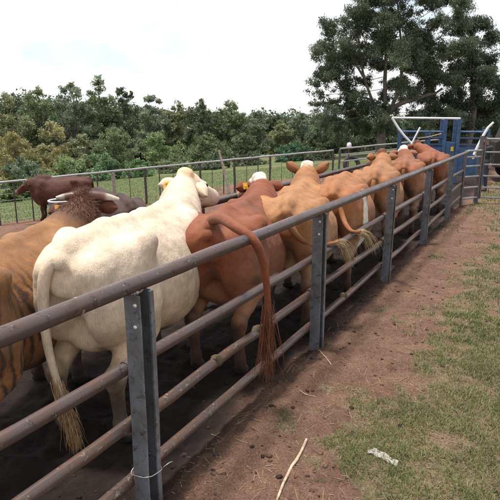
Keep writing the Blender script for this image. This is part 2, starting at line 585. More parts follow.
col = np.where((p_ < .05)[:, None], np.array([.075, .045, .034]) * (.5 + 1.5 * tone ** 2), np.array([.03, .02, .016]) * (.6 + tone))
for q in range(6):
    U, T = units[q]; I = np.arange(q, n, 6); k = sz[I][:, None]; m = len(U)
    Q = np.stack([x[I][:, None] + k * (U[:, 0] * cw[I] - U[:, 1] * sw[I]), y[I][:, None] + k * (U[:, 0] * sw[I] + U[:, 1] * cw[I]), zz[I][:, None] + k * U[:, 2] * .5], 2)
    Tt = (T[None] + (np.arange(len(I)) * m)[:, None, None]).reshape(-1, 3)
    parts.append((Q.reshape(-1, 3), Tt, np.repeat(col[I], m, 0)))
Vc, Fc, Cc = join(parts)
t = NT('clod'); t.set(Base_Color=t.attr('Col'), Roughness=.95, Specular_IOR_Level=.1)
t.bump(t.noise(90, 3), .5, .004); M['clod'] = t.m
tag(link('earth_clods', mesh_np('earth_clods', Vc, Fc, False, Cc), M['clod']), 'crumbs and clods of brown earth on the dirt strip by the fence', 'earth', kind='stuff')
# ------------------------------------------------------------------ the near race fence: steel channel posts and pipe rails
RZ = math.pi / 2 - ANG                      # local x along the fence, local y to its left
RAIL_H = (.20, .56, .93, 1.440)
POST_H = 1.395

def channel_post(parent, x, y=0.0, h=POST_H, big=True, seed=0):
    """channel whose open side looks away from the cattle"""
    rg = random.Random(seed)
    tk, fl, wb = .011, .105, .125
    mb = MB()
    # U profile, outer then inner outline
    prof = [(-wb / 2, -fl), (-wb / 2, 0), (wb / 2, 0), (wb / 2, -fl), (wb / 2 - .034, -fl), (wb / 2 - .034, -fl + tk), (wb / 2 - tk, -fl + tk), (wb / 2 - tk, -tk), (-wb / 2 + tk, -tk), (-wb / 2 + tk, -fl)]
    zs = [-.25, 0, .3, .6, .9, 1.2, h]
    n = len(prof); V = []; F = []
    for z in zs:
        w = rg.uniform(-.0025, .0025)
        V += [(px + w, py + rg.uniform(-.001, .001), z + (rg.uniform(-.006, .006) if z == h else 0)) for px, py in prof]
    for i in range(len(zs) - 1):
        for k in range(n):
            F.append((i * n + k, i * n + (k + 1) % n, (i + 1) * n + (k + 1) % n, (i + 1) * n + k))
    top = (len(zs) - 1) * n
    F += [(top + 9, top + 0, top + 1, top + 8), (top + 8, top + 1, top + 2, top + 7), (top + 7, top + 2, top + 3, top + 6), (top + 6, top + 3, top + 4, top + 5)]
    F = [f[::-1] for f in F]
    mb.add(V, F)
    o = mb.build('post', M['channel'], parent)
    o.location = (x, y, 0)
    o.rotation_euler = (math.radians(rg.uniform(-.6, .6)), math.radians(rg.uniform(-.7, .7)), math.radians(rg.uniform(-3, 3)))
    if big:
        for bx, by, bz in ((-wb / 2 - .004, -.078, h - .055), (-wb / 2 - .004, -.072, h - .18)):
            b = MB(); b.lathe([(.011, -.006), (.013, 0), (.010, .006), (.004, .008)], (0, 0, 0), 8)
            q = b.build('bolt', M['bolt'], o, True); q.location = (bx, by, bz); q.rotation_euler = (0, -math.pi / 2, 0)
        b = MB()
        for k in range(26):
            w_ = rg.uniform(0, 1)
            c_ = (-wb / 2 + wb * w_, -.030 + rg.uniform(-.034, .034), h + rg.uniform(-.004, .010)); r_ = rg.uniform(.007, .016)
            b.lathe([(r_ * .6, -r_), (r_, -.2 * r_), (r_ * .9, .4 * r_), (r_ * .3, r_ * .8)], c_, 7)
        b.build('weld', M['weld'], o, True)
    return o

def rail(parent, pts, r, mat, n=14, seed=0, name='rail', jitter=.004):
    rg = random.Random(seed)
    a, b = Vector(pts[0]), Vector(pts[1]); L = (b - a).length; m = max(3, int(L / .35))
    P = []
    for i in range(m + 1):
        q = i / m; p = a.lerp(b, q)
        if 0 < i < m: p += Vector((0, rg.uniform(-jitter, jitter), rg.uniform(-jitter, jitter)))
        P.append(p)
    mb = MB(); mb.tube(P, [r * rg.uniform(.985, 1.015) for _ in P], n)
    return mb.build(name, mat, parent, 'auto')

fence = empty('cattle_fence', (*W(0, 0), 0), RZ)
tag(fence, 'long pipe rail fence on grey steel channel posts running along the race', 'fence')
NPOST = 7
xs = [(-1 + i) * GAP for i in range(-1, NPOST - 1)]
for i, x in enumerate(xs[:-1]):
    channel_post(fence, x, 0, POST_H, i < 4, 40 + i)
    x1 = xs[i + 1]
    for k, z in enumerate(RAIL_H):
        if k == 3:
            rail(fence, ((x - .001, -.052, z), (x1 - .003, -.052, z)), .0445, M['pipe'], 18, 100 + i, 'top_rail', .003)
        else:
            dz = random.Random(i * 7 + k).uniform(-.02, .02)
            rail(fence, ((x - .04, .040, z + dz), (x1 + .04, .040, z - dz * .5)), (.037, .038, .039)[k], M['pipe_low'] if k < 2 else M['pipe'], 14, 200 + i * 5 + k, 'rail', .006)
# couplings on the top rail and a wire tie round the nearest post
for x in (-GAP - .42, GAP * .42, GAP * 2.5):
    mb = MB(); mb.tube([(x, -.052, RAIL_H[3]), (x + .012, -.052, RAIL_H[3])], .0465, 18)
    mb.build('coupling', M['weld'], fence, 'auto')
mb = MB(); loop = []
for i in range(25):
    w = i / 24 * 2 * math.pi
    loop.append((-GAP + .074 * math.copysign(abs(math.cos(w)) ** .5, math.cos(w)), -.045 + .078 * math.copysign(abs(math.sin(w)) ** .5, math.sin(w)), .27 + .012 * math.sin(w * 2)))
mb.tube(loop, .0028, 6, False)
mb.tube([(-GAP + .06, -.123, .272), (-GAP + .10, -.14, .285), (-GAP + .135, -.135, .268)], .0026, 5)
mb.build('wire_tie', M['bolt'], fence, True)

# lumps of dung caught on the lower rails
M['dung'] = simple_mat('dung', (.085, .062, .035), .9, .5, 25, 0, .8, .01)
for (x, z, L, sd_) in ((-1.12, .565, .17, 1), (-.98, .20, .13, 2), (-1.75, .56, .10, 3), (1.05, .20, .12, 4), (.55, .56, .09, 5)):
    rg = random.Random(sd_); mb = MB(); n_ = 9
    pts = [(x + L * (k / (n_ - 1) - .5), .040 + rg.uniform(-.008, .008), z + .010 + rg.uniform(-.006, .010)) for k in range(n_)]
    mb.tube(pts, [(.010 + .031 * math.sin(math.pi * (k + .25) / (n_ - .5))) * rg.uniform(.85, 1.2) + .004 for k in range(n_)], 9)
    mb.build('dung_lump', M['dung'], fence, True)

# end panel where the race closes, a ladder of bars
XE = xs[-1]
endp = empty('end_panel', (*W(XE - .05, 0), 0), RZ - math.radians(34))
tag(endp, 'narrow barred steel panel at the far end of the fence', 'fence panel')
PW = .62
for x in (0, PW):
    mb = MB(); mb.box((x, 0, .72), (.06, .06, 1.54), 0, None, .008); mb.build('post', M['galv_dark'], endp)
for k, z in enumerate((.16, .46, .76, 1.05, 1.30, 1.47)):
    mb = MB(); mb.tube([(0.031, -.0, z), (PW - .031, -.0, z + .0)], .026, 10); mb.build('bar', M['galv'], endp, 'auto')

# barred gate to the right of it
x0, y0 = W(XE - .05, 0)
ca, sa = math.cos(RZ - math.radians(34)), math.sin(RZ - math.radians(34))
gx0, gy0 = x0 + (PW + .1) * ca, y0 + (PW + .1) * sa
gate = empty('steel_gate', (gx0, gy0, 0), RZ - math.radians(72))
tag(gate, 'six bar steel gate at the right edge behind the grass', 'gate')
GL = 3.2
for x in (0, .92, 1.84, GL):
    mb = MB(); mb.tube([(x, .0 if x in (0, GL) else .032, .12), (x, .0 if x in (0, GL) else .032, 1.80)], .03 if x in (0, GL) else .02, 10); mb.build('upright', M['galv_dark'], gate, 'auto')
for z in (.16, .44, .76, 1.08, 1.42, 1.78):
    mb = MB(); mb.tube([(.028, 0, z), (GL - .028, 0, z)], .024, 10); mb.build('bar', M['galv'], gate, 'auto')
mb = MB(); mb.tube([(-.10, 0, -.1), (-.10, 0, 1.86)], .055, 12); gp = mb.build('gate_post', M['galv_dark'], gate, 'auto')
for z in (.4, 1.5):
    mb = MB(); mb.box((-.036, 0, z), (.062, .03, .07), 0, None, .004); mb.build('hinge', M['galv_dark'], gate)
mb = MB(); mb.tube([(GL + .10, 0, -.1), (GL + .10, 0, 1.86)], .055, 12); mb.build('gate_post', M['galv_dark'], gate, 'auto')
mb = MB(); mb.box((GL + .036, 0, 1.1), (.066, .03, .05), 0, None, .004); mb.build('latch', M['galv_dark'], gate)

# inner side of the race
inner = empty('inner_fence', (*W(0.3, 1.60), 0), RZ)
tag(inner, 'pipe rail fence on the far side of the race, mostly hidden by cattle', 'fence')
for i in range(6):
    x = i * 2.5
    mb = MB(); mb.tube([(x, 0, -.2), (x, 0, 1.27)], .05, 12); mb.build('post', M['galv_dark'], inner, 'auto')
    if i < 5:
        for k, z in enumerate((.2, .53, .86, 1.31)):
            rail(inner, ((x + (.0 if k == 3 else .045), 0, z), (x + 2.5 - (.004 if k == 3 else .045), 0, z)), .042, M['pipe'] if k == 3 else M['pipe_low'], 12, 400 + i * 5 + k, 'rail')

# ------------------------------------------------------------------ the far paddock fence: pipe on posts with wire
def far_fence(name, label, path, H=1.25, post_mat='wood_dark', nwire=5, droppers=True, light=(), rails=(), seed=1, cat='fence'):
    rg = random.Random(seed)
    x0, y0 = path[0]
    root = empty(name, (x0, y0, gz(x0, y0)))
    tag(root, label, cat)
    b0 = root.location.copy()
    loc = lambda x, y, h: (x - b0.x, y - b0.y, gz(x, y) + h - b0.z)
    for i, (x, y) in enumerate(path):
        hx = H + rg.uniform(-.02, .02)
        mb = MB(); base = Vector(loc(x, y, -.25)); topp = Vector(loc(x + rg.uniform(-.02, .02), y, H - .035))
        big = i in light
        r = .062 if big else (.052 if post_mat == 'galv_dark' else .045)
        mb.tube([base.lerp(topp, q / 4) + Vector((rg.uniform(-.01, .01), 0, 0)) for q in range(5)], [r * rg.uniform(.9, 1.08) for _ in range(5)], 9)
        mb.build('post', M['wood_post'] if big else M[post_mat], root, 'auto')
        if i + 1 < len(path):
            xb, yb = path[i + 1]
            pa, pb = Vector(loc(x, y, H)), Vector(loc(xb, yb, H))
            mb = MB(); mb.tube([pa, pa.lerp(pb, .5) - Vector((0, 0, .01)), pb - (pb - pa).normalized() * .004], .036, 10); mb.build('top_rail', M['galv'], root, 'auto')
            for z in rails:
                mb = MB(); mb.tube([pa - Vector((0, 0, H - z)) + (pb - pa).normalized() * .04, pb - Vector((0, 0, H - z)) - (pb - pa).normalized() * .04], .03, 8); mb.build('rail', M['galv'], root, 'auto')
            for k in range(nwire):
                z = .12 + k * (H - .28) / max(1, nwire - 1)
                mb = MB(); a_, b_ = pa - Vector((0, 0, H - z)), pb - Vector((0, 0, H - z))
                mb.tube([a_, a_.lerp(b_, .5) - Vector((0, 0, .012)), b_], .0045, 4, False); mb.build('wire', M['wire'], root)
            if droppers:
                nd = max(1, int((pb - pa).length / .48))
                for k in range(1, nd):
                    q = k / nd; xm, ym = x + (xb - x) * q, y + (yb - y) * q
                    mb = MB(); lean = rg.uniform(-.05, .05)
                    mb.tube([loc(xm, ym, -.05), loc(xm + lean, ym, H - .02 - rg.choice([0, 0, .18]))], rg.choice([.009, .012, .022]), 6); mb.build('dropper', M['wood_dark'], root)
    return root

ff = [(-12.2, 11.6), (-9.9, 13.4), (-7.6, 15.2), (-5.55, 16.55), (-4.6, 17.25), (-3.70, 18.05), (-1.88, 19.35), (-.6, 20.1), (.81, 20.95), (2.3, 21.85), (3.62, 22.5)]
far_fence('paddock_fence', 'pipe topped wire mesh fence closing the paddock at the back left', ff, 1.28, 'wood_dark', 6, True, (4,), seed=3)
ff2 = [(3.95, 22.75), (5.9, 24.2), (7.9, 25.6), (9.9, 27.0)]
far_fence('yard_fence', 'barred pipe fence running right from the back corner post to the crush', ff2, 1.32, 'galv_dark', 0, False, (), (.35, .75, 1.05), seed=4)
# leaning broken stay by the paddock fence
x, y = -.75, 18.9
st = MB(); st.tube([(0, 0, -.1), (-.10, .05, .5), (-.26, .12, 1.12), (-.40, .18, 1.65)], [.06, .055, .045, .03], 8)
so = st.build('leaning_post', M['wood_post'], None, 'auto'); so.location = (x, y, gz(x, y))
tag(so, 'leaning weathered timber post rising above the paddock fence rail', 'post')

# water tub by the bull
x, y = view(53, 15.0)
tub = empty('water_trough', (x, y, gz(x, y) - .01), .3)
tag(tub, 'round dark drum water trough with a pale rim below the bull', 'trough')
mb = MB(); mb.lathe([(.31, 0), (.325, .03), (.325, .25), (.335, .265), (.325, .28), (.325, .50), (.335, .515), (.325, .53), (.33, .70), (.31, .70), (.305, .3), (.30, .2)], n=26); mb.build('tub', M['galv_dark'], tub, 'auto')
mb = MB(); ring = [(.324 * math.cos(i * math.pi / 16), .324 * math.sin(i * math.pi / 16), .705) for i in range(33)]; mb.tube(ring, .022, 8, False); mb.build('rim', M['white_paint'], tub, True)
mb = MB(); mb.lathe([(.302, .0), (.304, .004)], (0, 0, .58), 24)
t = NT('trough_water'); t.set(Base_Color=(.06, .065, .06), Roughness=.06); t.bump(t.noise(6, 2), .05, .01); M['water'] = t.m
mb.build('water', M['water'], tub)

# old tyre and white bucket on a stake beyond the yard fence
x, y = view(354, 25.5)
tz = gz(x, y)
ty = MB(); R_, r_ = .36, .11
V = []; F = []
for i in range(28):
    w = i * 2 * math.pi / 28
    for k in range(10):
        q = k * 2 * math.pi / 10
        rr = R_ + r_ * math.cos(q) * 1.0
        V.append((rr * math.cos(w), .085 * math.copysign(abs(math.sin(q)) ** .7, math.sin(q)), rr * math.sin(w)))
for i in range(28):
    for k in range(10):
        F.append((i * 10 + k, ((i + 1) % 28) * 10 + k, ((i + 1) % 28) * 10 + (k + 1) % 10, i * 10 + (k + 1) % 10))
ty.add(V, F)
M['rubber'] = simple_mat('old_rubber', (.03, .03, .032), .8, .3, 10, 0, .3)
to = ty.build('tyre', M['rubber'], None, True); to.location = (x, y, tz + .455); to.rotation_euler = (math.radians(-14), 0, math.radians(18))
tag(to, 'old dark tyre standing behind the yard fence', 'tyre')
x, y = view(350.5, 25.2); tz = gz(x, y)
bk = empty('bucket', (x, y, tz)); tag(bk, 'white bucket upturned on a stake behind the yard fence', 'bucket')
mb = MB(); mb.tube([(0, 0, -.2), (0, 0, 1.5)], .03, 8); mb.build('stake', M['wood_dark'], bk, 'auto')
mb = MB(); mb.lathe([(.08, 1.32), (.105, 1.33), (.11, 1.39), (.10, 1.46), (.075, 1.51), (.03, 1.525)], n=18); mb.build('shell', M['white_paint'], bk, 'auto')

# ------------------------------------------------------------------ blue cattle crush at the head of the race
cx, cy = view(402, 20.2)
crush = empty('cattle_crush', (cx, cy, gz(cx, cy)), -math.atan2(.62, 3.0))
tag(crush, 'blue steel cattle crush with white levers at the head of the race', 'cattle crush')
cz = -gz(cx, cy)
def cbox(name, c, s, mat, rz=0, bev=.008):
    mb = MB(); mb.box(c, s, rz, None, bev); return mb.build(name, M[mat], crush)
CL, CD = 3.05, .85
for x in (0, 1.02, 1.55, 2.02, CL):
    for y in (0, CD):
        h = {0: 1.95, 1.02: 1.9, 1.55: 2.32, 2.02: 2.34, CL: 1.95}[x] + cz
        cbox('post', (x, y, h / 2 - .05), (.085 if x not in (1.55, 2.02) else .12, .085, h + .1), 'blue')
for y in (0, CD):
    for a, b in ((0, 1.02), (1.02, 1.55), (2.02, CL)):
        p = cbox('side_panel', ((a + b) / 2, y, .80 + cz * .5), (b - a - .09, .03, 1.0 + cz * .5), 'blue')
        for k in range(max(2, int((b - a) / .22))):
            mb = MB(); xx = a + .08 + k * (b - a - .16) / max(1, int((b - a) / .22) - 1); mb.box((xx, y - .022, .80 + cz * .5), (.025, .012, .96 + cz * .5)); q = mb.build('rib', M['blue'], p)
    for z in (1.38, 1.62, 1.86):
        for a, b in ((0, 1.02), (1.02, 1.55), (2.02, CL)):
            mb = MB(); mb.tube([(a + .045, y, z + cz), (b - .045, y, z + cz)], .026, 8); mb.build('bar', M['blue'] if z > 1.8 else M['blue_dark'], crush, 'auto')
    cbox('gate_leaf', (1.785, y + .02, .85), (.33, .05, 1.3), 'blue')
for x in (0.0, 1.55, 2.02, CL):
    h = (2.28 if x in (1.55, 2.02) else 1.9) + cz
    mb = MB(); mb.tube([(x, .045, h), (x, CD - .045, h)], .03, 8); mb.build('cross_bar', M['blue'], crush, 'auto')
mb = MB(); mb.tube([(-.36, -.06, 2.36 + cz), (2.02, -.06, 2.33 + cz)], .036, 10); mb.build('top_beam', M['white_paint'], crush, 'auto')
mb = MB(); mb.tube([(-.36, -.06, 2.36 + cz), (-.1, -.07, 1.98 + cz), (.12, -.075, 1.72 + cz), (.42, -.08, 1.42 + cz)], .042, 10); mb.build('lever', M['white_paint'], crush, 'auto')
mb = MB(); mb.tube([(.38, -.10, 1.36 + cz), (.50, -.10, 1.66 + cz), (.66, -.10, 2.02 + cz)], .034, 10); mb.build('lever', M['white_paint'], crush, 'auto')
mb = MB(); mb.tube([(.60, -.09, 1.62 + cz), (1.0, -.09, 1.68 + cz), (1.42, -.09, 1.80 + cz)], .022, 8); mb.build('pull_rod', M['stick'], crush, 'auto')
mb = MB(); mb.tube([(2.60, -.10, 1.05 + cz), (2.70, -.10, 1.35 + cz), (2.84, -.10, 1.72 + cz), (2.98, -.10, 2.02 + cz), (3.14, -.10, 2.2 + cz)], [.05, .052, .05, .046, .04], 10); mb.build('lever', M['white_paint'], crush, 'auto')
M['yellow'] = simple_mat('yellow_paint', (.62, .44, .04), .5, .2, 20, 0, .1)
cbox('warning_plate', (1.84, -.048, 1.25 + cz), (.10, .02, .16), 'yellow')

# ------------------------------------------------------------------ truck cut by the right edge
tx, ty_ = view(499, 21.5)
M['maroon'] = simple_mat('maroon_paint', (.020, .011, .013), .4, .3, 4, 0, .05)
M['dark_glass'] = simple_mat('dark_glass', (.012, .014, .016), .08, .2, 4, 0, 0)
truck = empty('truck', (tx, ty_, gz(tx, ty_)), math.radians(-18))
tag(truck, 'dark maroon truck parked behind the gate, cut by the right edge', 'truck')
def tbox(name, c, s, mat, bev=.05, par=None):
    mb = MB(); mb.box(c, s, 0, None, bev); return mb.build(name, M[mat], par or truck)
mb = MB()
prof = [(0, .55), (0, 1.45), (.16, 1.55), (.42, 2.36), (.55, 2.44), (1.75, 2.44), (1.85, 2.36), (1.85, .55)]
V = [(px, sy * .95 + .95, pz) for sy in (-1, 1) for px, pz in prof]
F = [tuple(range(7, -1, -1)), tuple(range(8, 16))] + [(k, (k + 1) % 8, (k + 1) % 8 + 8, k + 8) for k in range(8)]
mb.add(V, [f[::-1] for f in F]); cab = mb.build('cab', M['maroon'], truck)
tbox('window', (1.0, -.012, 1.92), (.86, .03, .62), 'dark_glass', .01, cab)
tbox('door', (1.0, -.004, 1.1), (1.05, .02, .95), 'maroon', .008, cab)
tbox('roof_edge', (1.15, .95, 2.455), (1.2, 1.86, .03), 'galv', .01, cab)
mb = MB(); mb.tube([(.30, .0, 1.75), (.16, -.16, 1.85), (.16, -.16, 2.2), (.36, .0, 2.25)], .015, 6); ma = mb.build('mirror_arm', M['galv_dark'], truck, 'auto')
mb = MB(); mb.box((.17, -.2, 2.06), (.05, .17, .34), 0, None, .02); mb.build('mirror', M['galv'], ma)
tbox('chassis', (2.6, .95, .6), (5.0, .8, .2), 'galv_dark', .02)
tbox('bed', (3.5, .95, 1.0), (3.1, 2.0, .5), 'maroon', .02)
for x in (.75, 3.9):
    for y in (.12, 1.78):
        mb = MB(); mb.lathe([(.30, -.12), (.44, -.11), (.47, -.07), (.47, .07), (.44, .11), (.30, .12)], n=24); w_ = mb.build('wheel', M['rubber'], truck, 'auto')
        w_.location = (x, y, .47); w_.rotation_euler = (math.pi / 2, 0, 0)
        mb = MB(); mb.lathe([(.29, -.125), (.27, -.10), (.10, -.06), (.10, .06), (.27, .10), (.29, .125)], n=20); mb.build('rim', M['galv'], w_, 'auto')
# ------------------------------------------------------------------ implicit bodies (one continuous skin each)
class Field:
    def __init__(self, lo, hi, h):
        self.lo, self.h = np.array(lo, dtype=np.float64), h
        self.n = np.ceil((np.array(hi) - self.lo) / h).astype(int) + 1
        self.V = np.full(self.n, 1.0, dtype=np.float32)
    def sub(self, lo, hi):
        i0 = np.clip(np.floor((np.array(lo) - self.lo) / self.h).astype(int), 0, self.n - 1)
        i1 = np.clip(np.ceil((np.array(hi) - self.lo) / self.h).astype(int) + 1, 1, self.n)
        ax = [(self.lo[k] + self.h * np.arange(i0[k], i1[k])).astype(np.float32) for k in range(3)]
        sl = tuple(slice(i0[k], i1[k]) for k in range(3))
        return sl, ax[0][:, None, None], ax[1][None, :, None], ax[2][None, None, :]
    def merge(self, sl, d, k):
        a = self.V[sl]
        if k > 0:
            h = np.clip(k - np.abs(a - d), 0, None)
            self.V[sl] = np.minimum(a, d) - h * h / (4 * k)
        else:
            self.V[sl] = np.minimum(a, d)
    def cut(self, sl, d, k):
        a = self.V[sl]; b = -d
        h = np.clip(k - np.abs(a - b), 0, None)
        self.V[sl] = np.maximum(a, b) + h * h / (4 * k)
    def cone(self, a, b, ra, rb, k=.05, sq=None):
        a, b = np.array(a, float), np.array(b, float)
        pad = max(ra, rb) + k + .06
        if min(self.sub(np.minimum(a, b) - pad, np.maximum(a, b) + pad)[1].shape) == 0: return
        sl, X, Y, Z = self.sub(np.minimum(a, b) - pad, np.maximum(a, b) + pad)
        ab = b - a; L2 = max(float(ab @ ab), 1e-9)
        t = np.clip(((X - a[0]) * ab[0] + (Y - a[1]) * ab[1] + (Z - a[2]) * ab[2]) / L2, 0, 1)
        ts = t * t * (3 - 2 * t) * .5 + t * .5
        d = np.sqrt((X - a[0] - ab[0] * t) ** 2 + (Y - a[1] - ab[1] * t) ** 2 + (Z - a[2] - ab[2] * t) ** 2) - (ra + (rb - ra) * ts)
        self.merge(sl, d, k)
    def ell(self, c, r, k=.05, R=None, cut=False):
        c, r = np.array(c, float), np.array(r, float)
        pad = (r.max() if R is not None else r) + k + .05
        sl, X, Y, Z = self.sub(c - pad, c + pad)
        x, y, z = X - c[0], Y - c[1], Z - c[2]
        if R is not None:
            R = np.array(R)            # rows are the axes of the ellipsoid
            x, y, z = [R[i, 0] * x + R[i, 1] * y + R[i, 2] * z for i in range(3)]
        k0 = np.sqrt((x / r[0]) ** 2 + (y / r[1]) ** 2 + (z / r[2]) ** 2) + 1e-6
        k1 = np.sqrt((x / r[0] ** 2) ** 2 + (y / r[1] ** 2) ** 2 + (z / r[2] ** 2) ** 2) + 1e-6
        d = k0 * (k0 - 1) / k1
        (self.cut if cut else self.merge)(sl, d, k)
    def mesh(self):
        V = self.V; S = V < 0
        n = self.n
        cnt = np.zeros(n - 1, np.int8)
        for dx in (0, 1):
            for dy in (0, 1):
                for dz in (0, 1):
                    cnt += S[dx:n[0] - 1 + dx, dy:n[1] - 1 + dy, dz:n[2] - 1 + dz]
        cells = np.argwhere((cnt > 0) & (cnt < 8))
        idx = np.full(n - 1, -1, np.int64)
        idx[tuple(cells.T)] = np.arange(len(cells))
        acc = np.zeros((len(cells), 3)); num = np.zeros(len(cells))
        cor = [(0, 0, 0), (1, 0, 0), (0, 1, 0), (1, 1, 0), (0, 0, 1), (1, 0, 1), (0, 1, 1), (1, 1, 1)]
        ci, cj, ck = cells.T
        val = [V[ci + a, cj + b, ck + c] for a, b, c in cor]
        for e0 in range(8):
            for ax in range(3):
                if cor[e0][ax]: continue
                c1 = list(cor[e0]); c1[ax] = 1; e1 = cor.index(tuple(c1))
                v0, v1 = val[e0], val[e1]
                m = (v0 < 0) != (v1 < 0)
                tt = np.where(m, v0 / np.where(m, v0 - v1, 1), 0)
                q = np.array(cor[e0], float)[None] * np.ones((len(cells), 1)); q[:, ax] += tt
                acc += q * m[:, None]; num += m
        P = self.lo + self.h * (cells + acc / num[:, None])
        faces = []
        for ax in range(3):
            a, b = [(1, 2), (2, 0), (0, 1)][ax]
            sh = list(n); sh[ax] -= 1
            s0 = [slice(None)] * 3; s1 = [slice(None)] * 3
            s0[ax] = slice(0, n[ax] - 1); s1[ax] = slice(1, n[ax])
            A, B = S[tuple(s0)], S[tuple(s1)]
            for flip, msk in ((False, A & ~B), (True, ~A & B)):
                e = np.argwhere(msk)
                e = e[(e[:, a] > 0) & (e[:, b] > 0) & (e[:, a] < n[a] - 1) & (e[:, b] < n[b] - 1)]
                if not len(e): continue
                def cell(da, db):
                    q = e.copy(); q[:, a] -= da; q[:, b] -= db
                    return idx[tuple(q.T)]
                quad = np.stack([cell(1, 1), cell(0, 1), cell(0, 0), cell(1, 0)], 1)
                faces.append(quad[:, ::-1] if flip else quad)
        F = np.concatenate(faces)
        return P, F[(F >= 0).all(1)]

def unit(v):
    v = np.array(v, float); return v / np.linalg.norm(v)

def strands(mb, roots, dirs, L, r, col0, col1, rg, n=5, curl=.25, grav=.5):
    for a, d in zip(roots, dirs):
        a = np.array(a, float); d = unit(d)
        ln = L * rg.uniform(.6, 1.15); pts = [a]; cc = []
        side = unit(np.cross(d, rg.normal(size=3)))
        ph = rg.uniform(0, 6.3)
        for i in range(1, n):
            d = unit(d + np.array([0, 0, -grav / n]) + side * curl * math.sin(ph + i * 1.9) + rg.normal(size=3) * .06)
            pts.append(pts[-1] + d * ln / (n - 1))
        w = rg.uniform(0, 1); c = tuple((np.array(col0) * (1 - w) + np.array(col1) * w))
        mb.tube(pts, [r * (1 - .75 * i / (n - 1)) for i in range(n)], 4, False, [c] * n)

RUST = (.205, .062, .027)
ORANGE = (.33, .155, .066)
CREAM = (.60, .485, .375)
WHITE = (.66, .60, .52)
SECTIONS = np.array([  # x, top, bottom, half width, exponent
    [-.05, 1.27, 1.08, .07, 2.0], [.00, 1.335, 1.02, .12, 2.0], [.08, 1.372, .92, .19, 2.1], [.22, 1.385, .78, .255, 2.4],
    [.45, 1.392, .65, .30, 2.5], [.70, 1.375, .52, .335, 2.3], [.95, 1.355, .44, .385, 2.2], [1.2, 1.352, .44, .37, 2.2],
    [1.42, 1.375, .55, .30, 2.2], [1.58, 1.365, .58, .255, 2.1], [1.74, 1.27, .64, .20, 2.0], [1.86, 1.10, .76, .11, 2.0]])

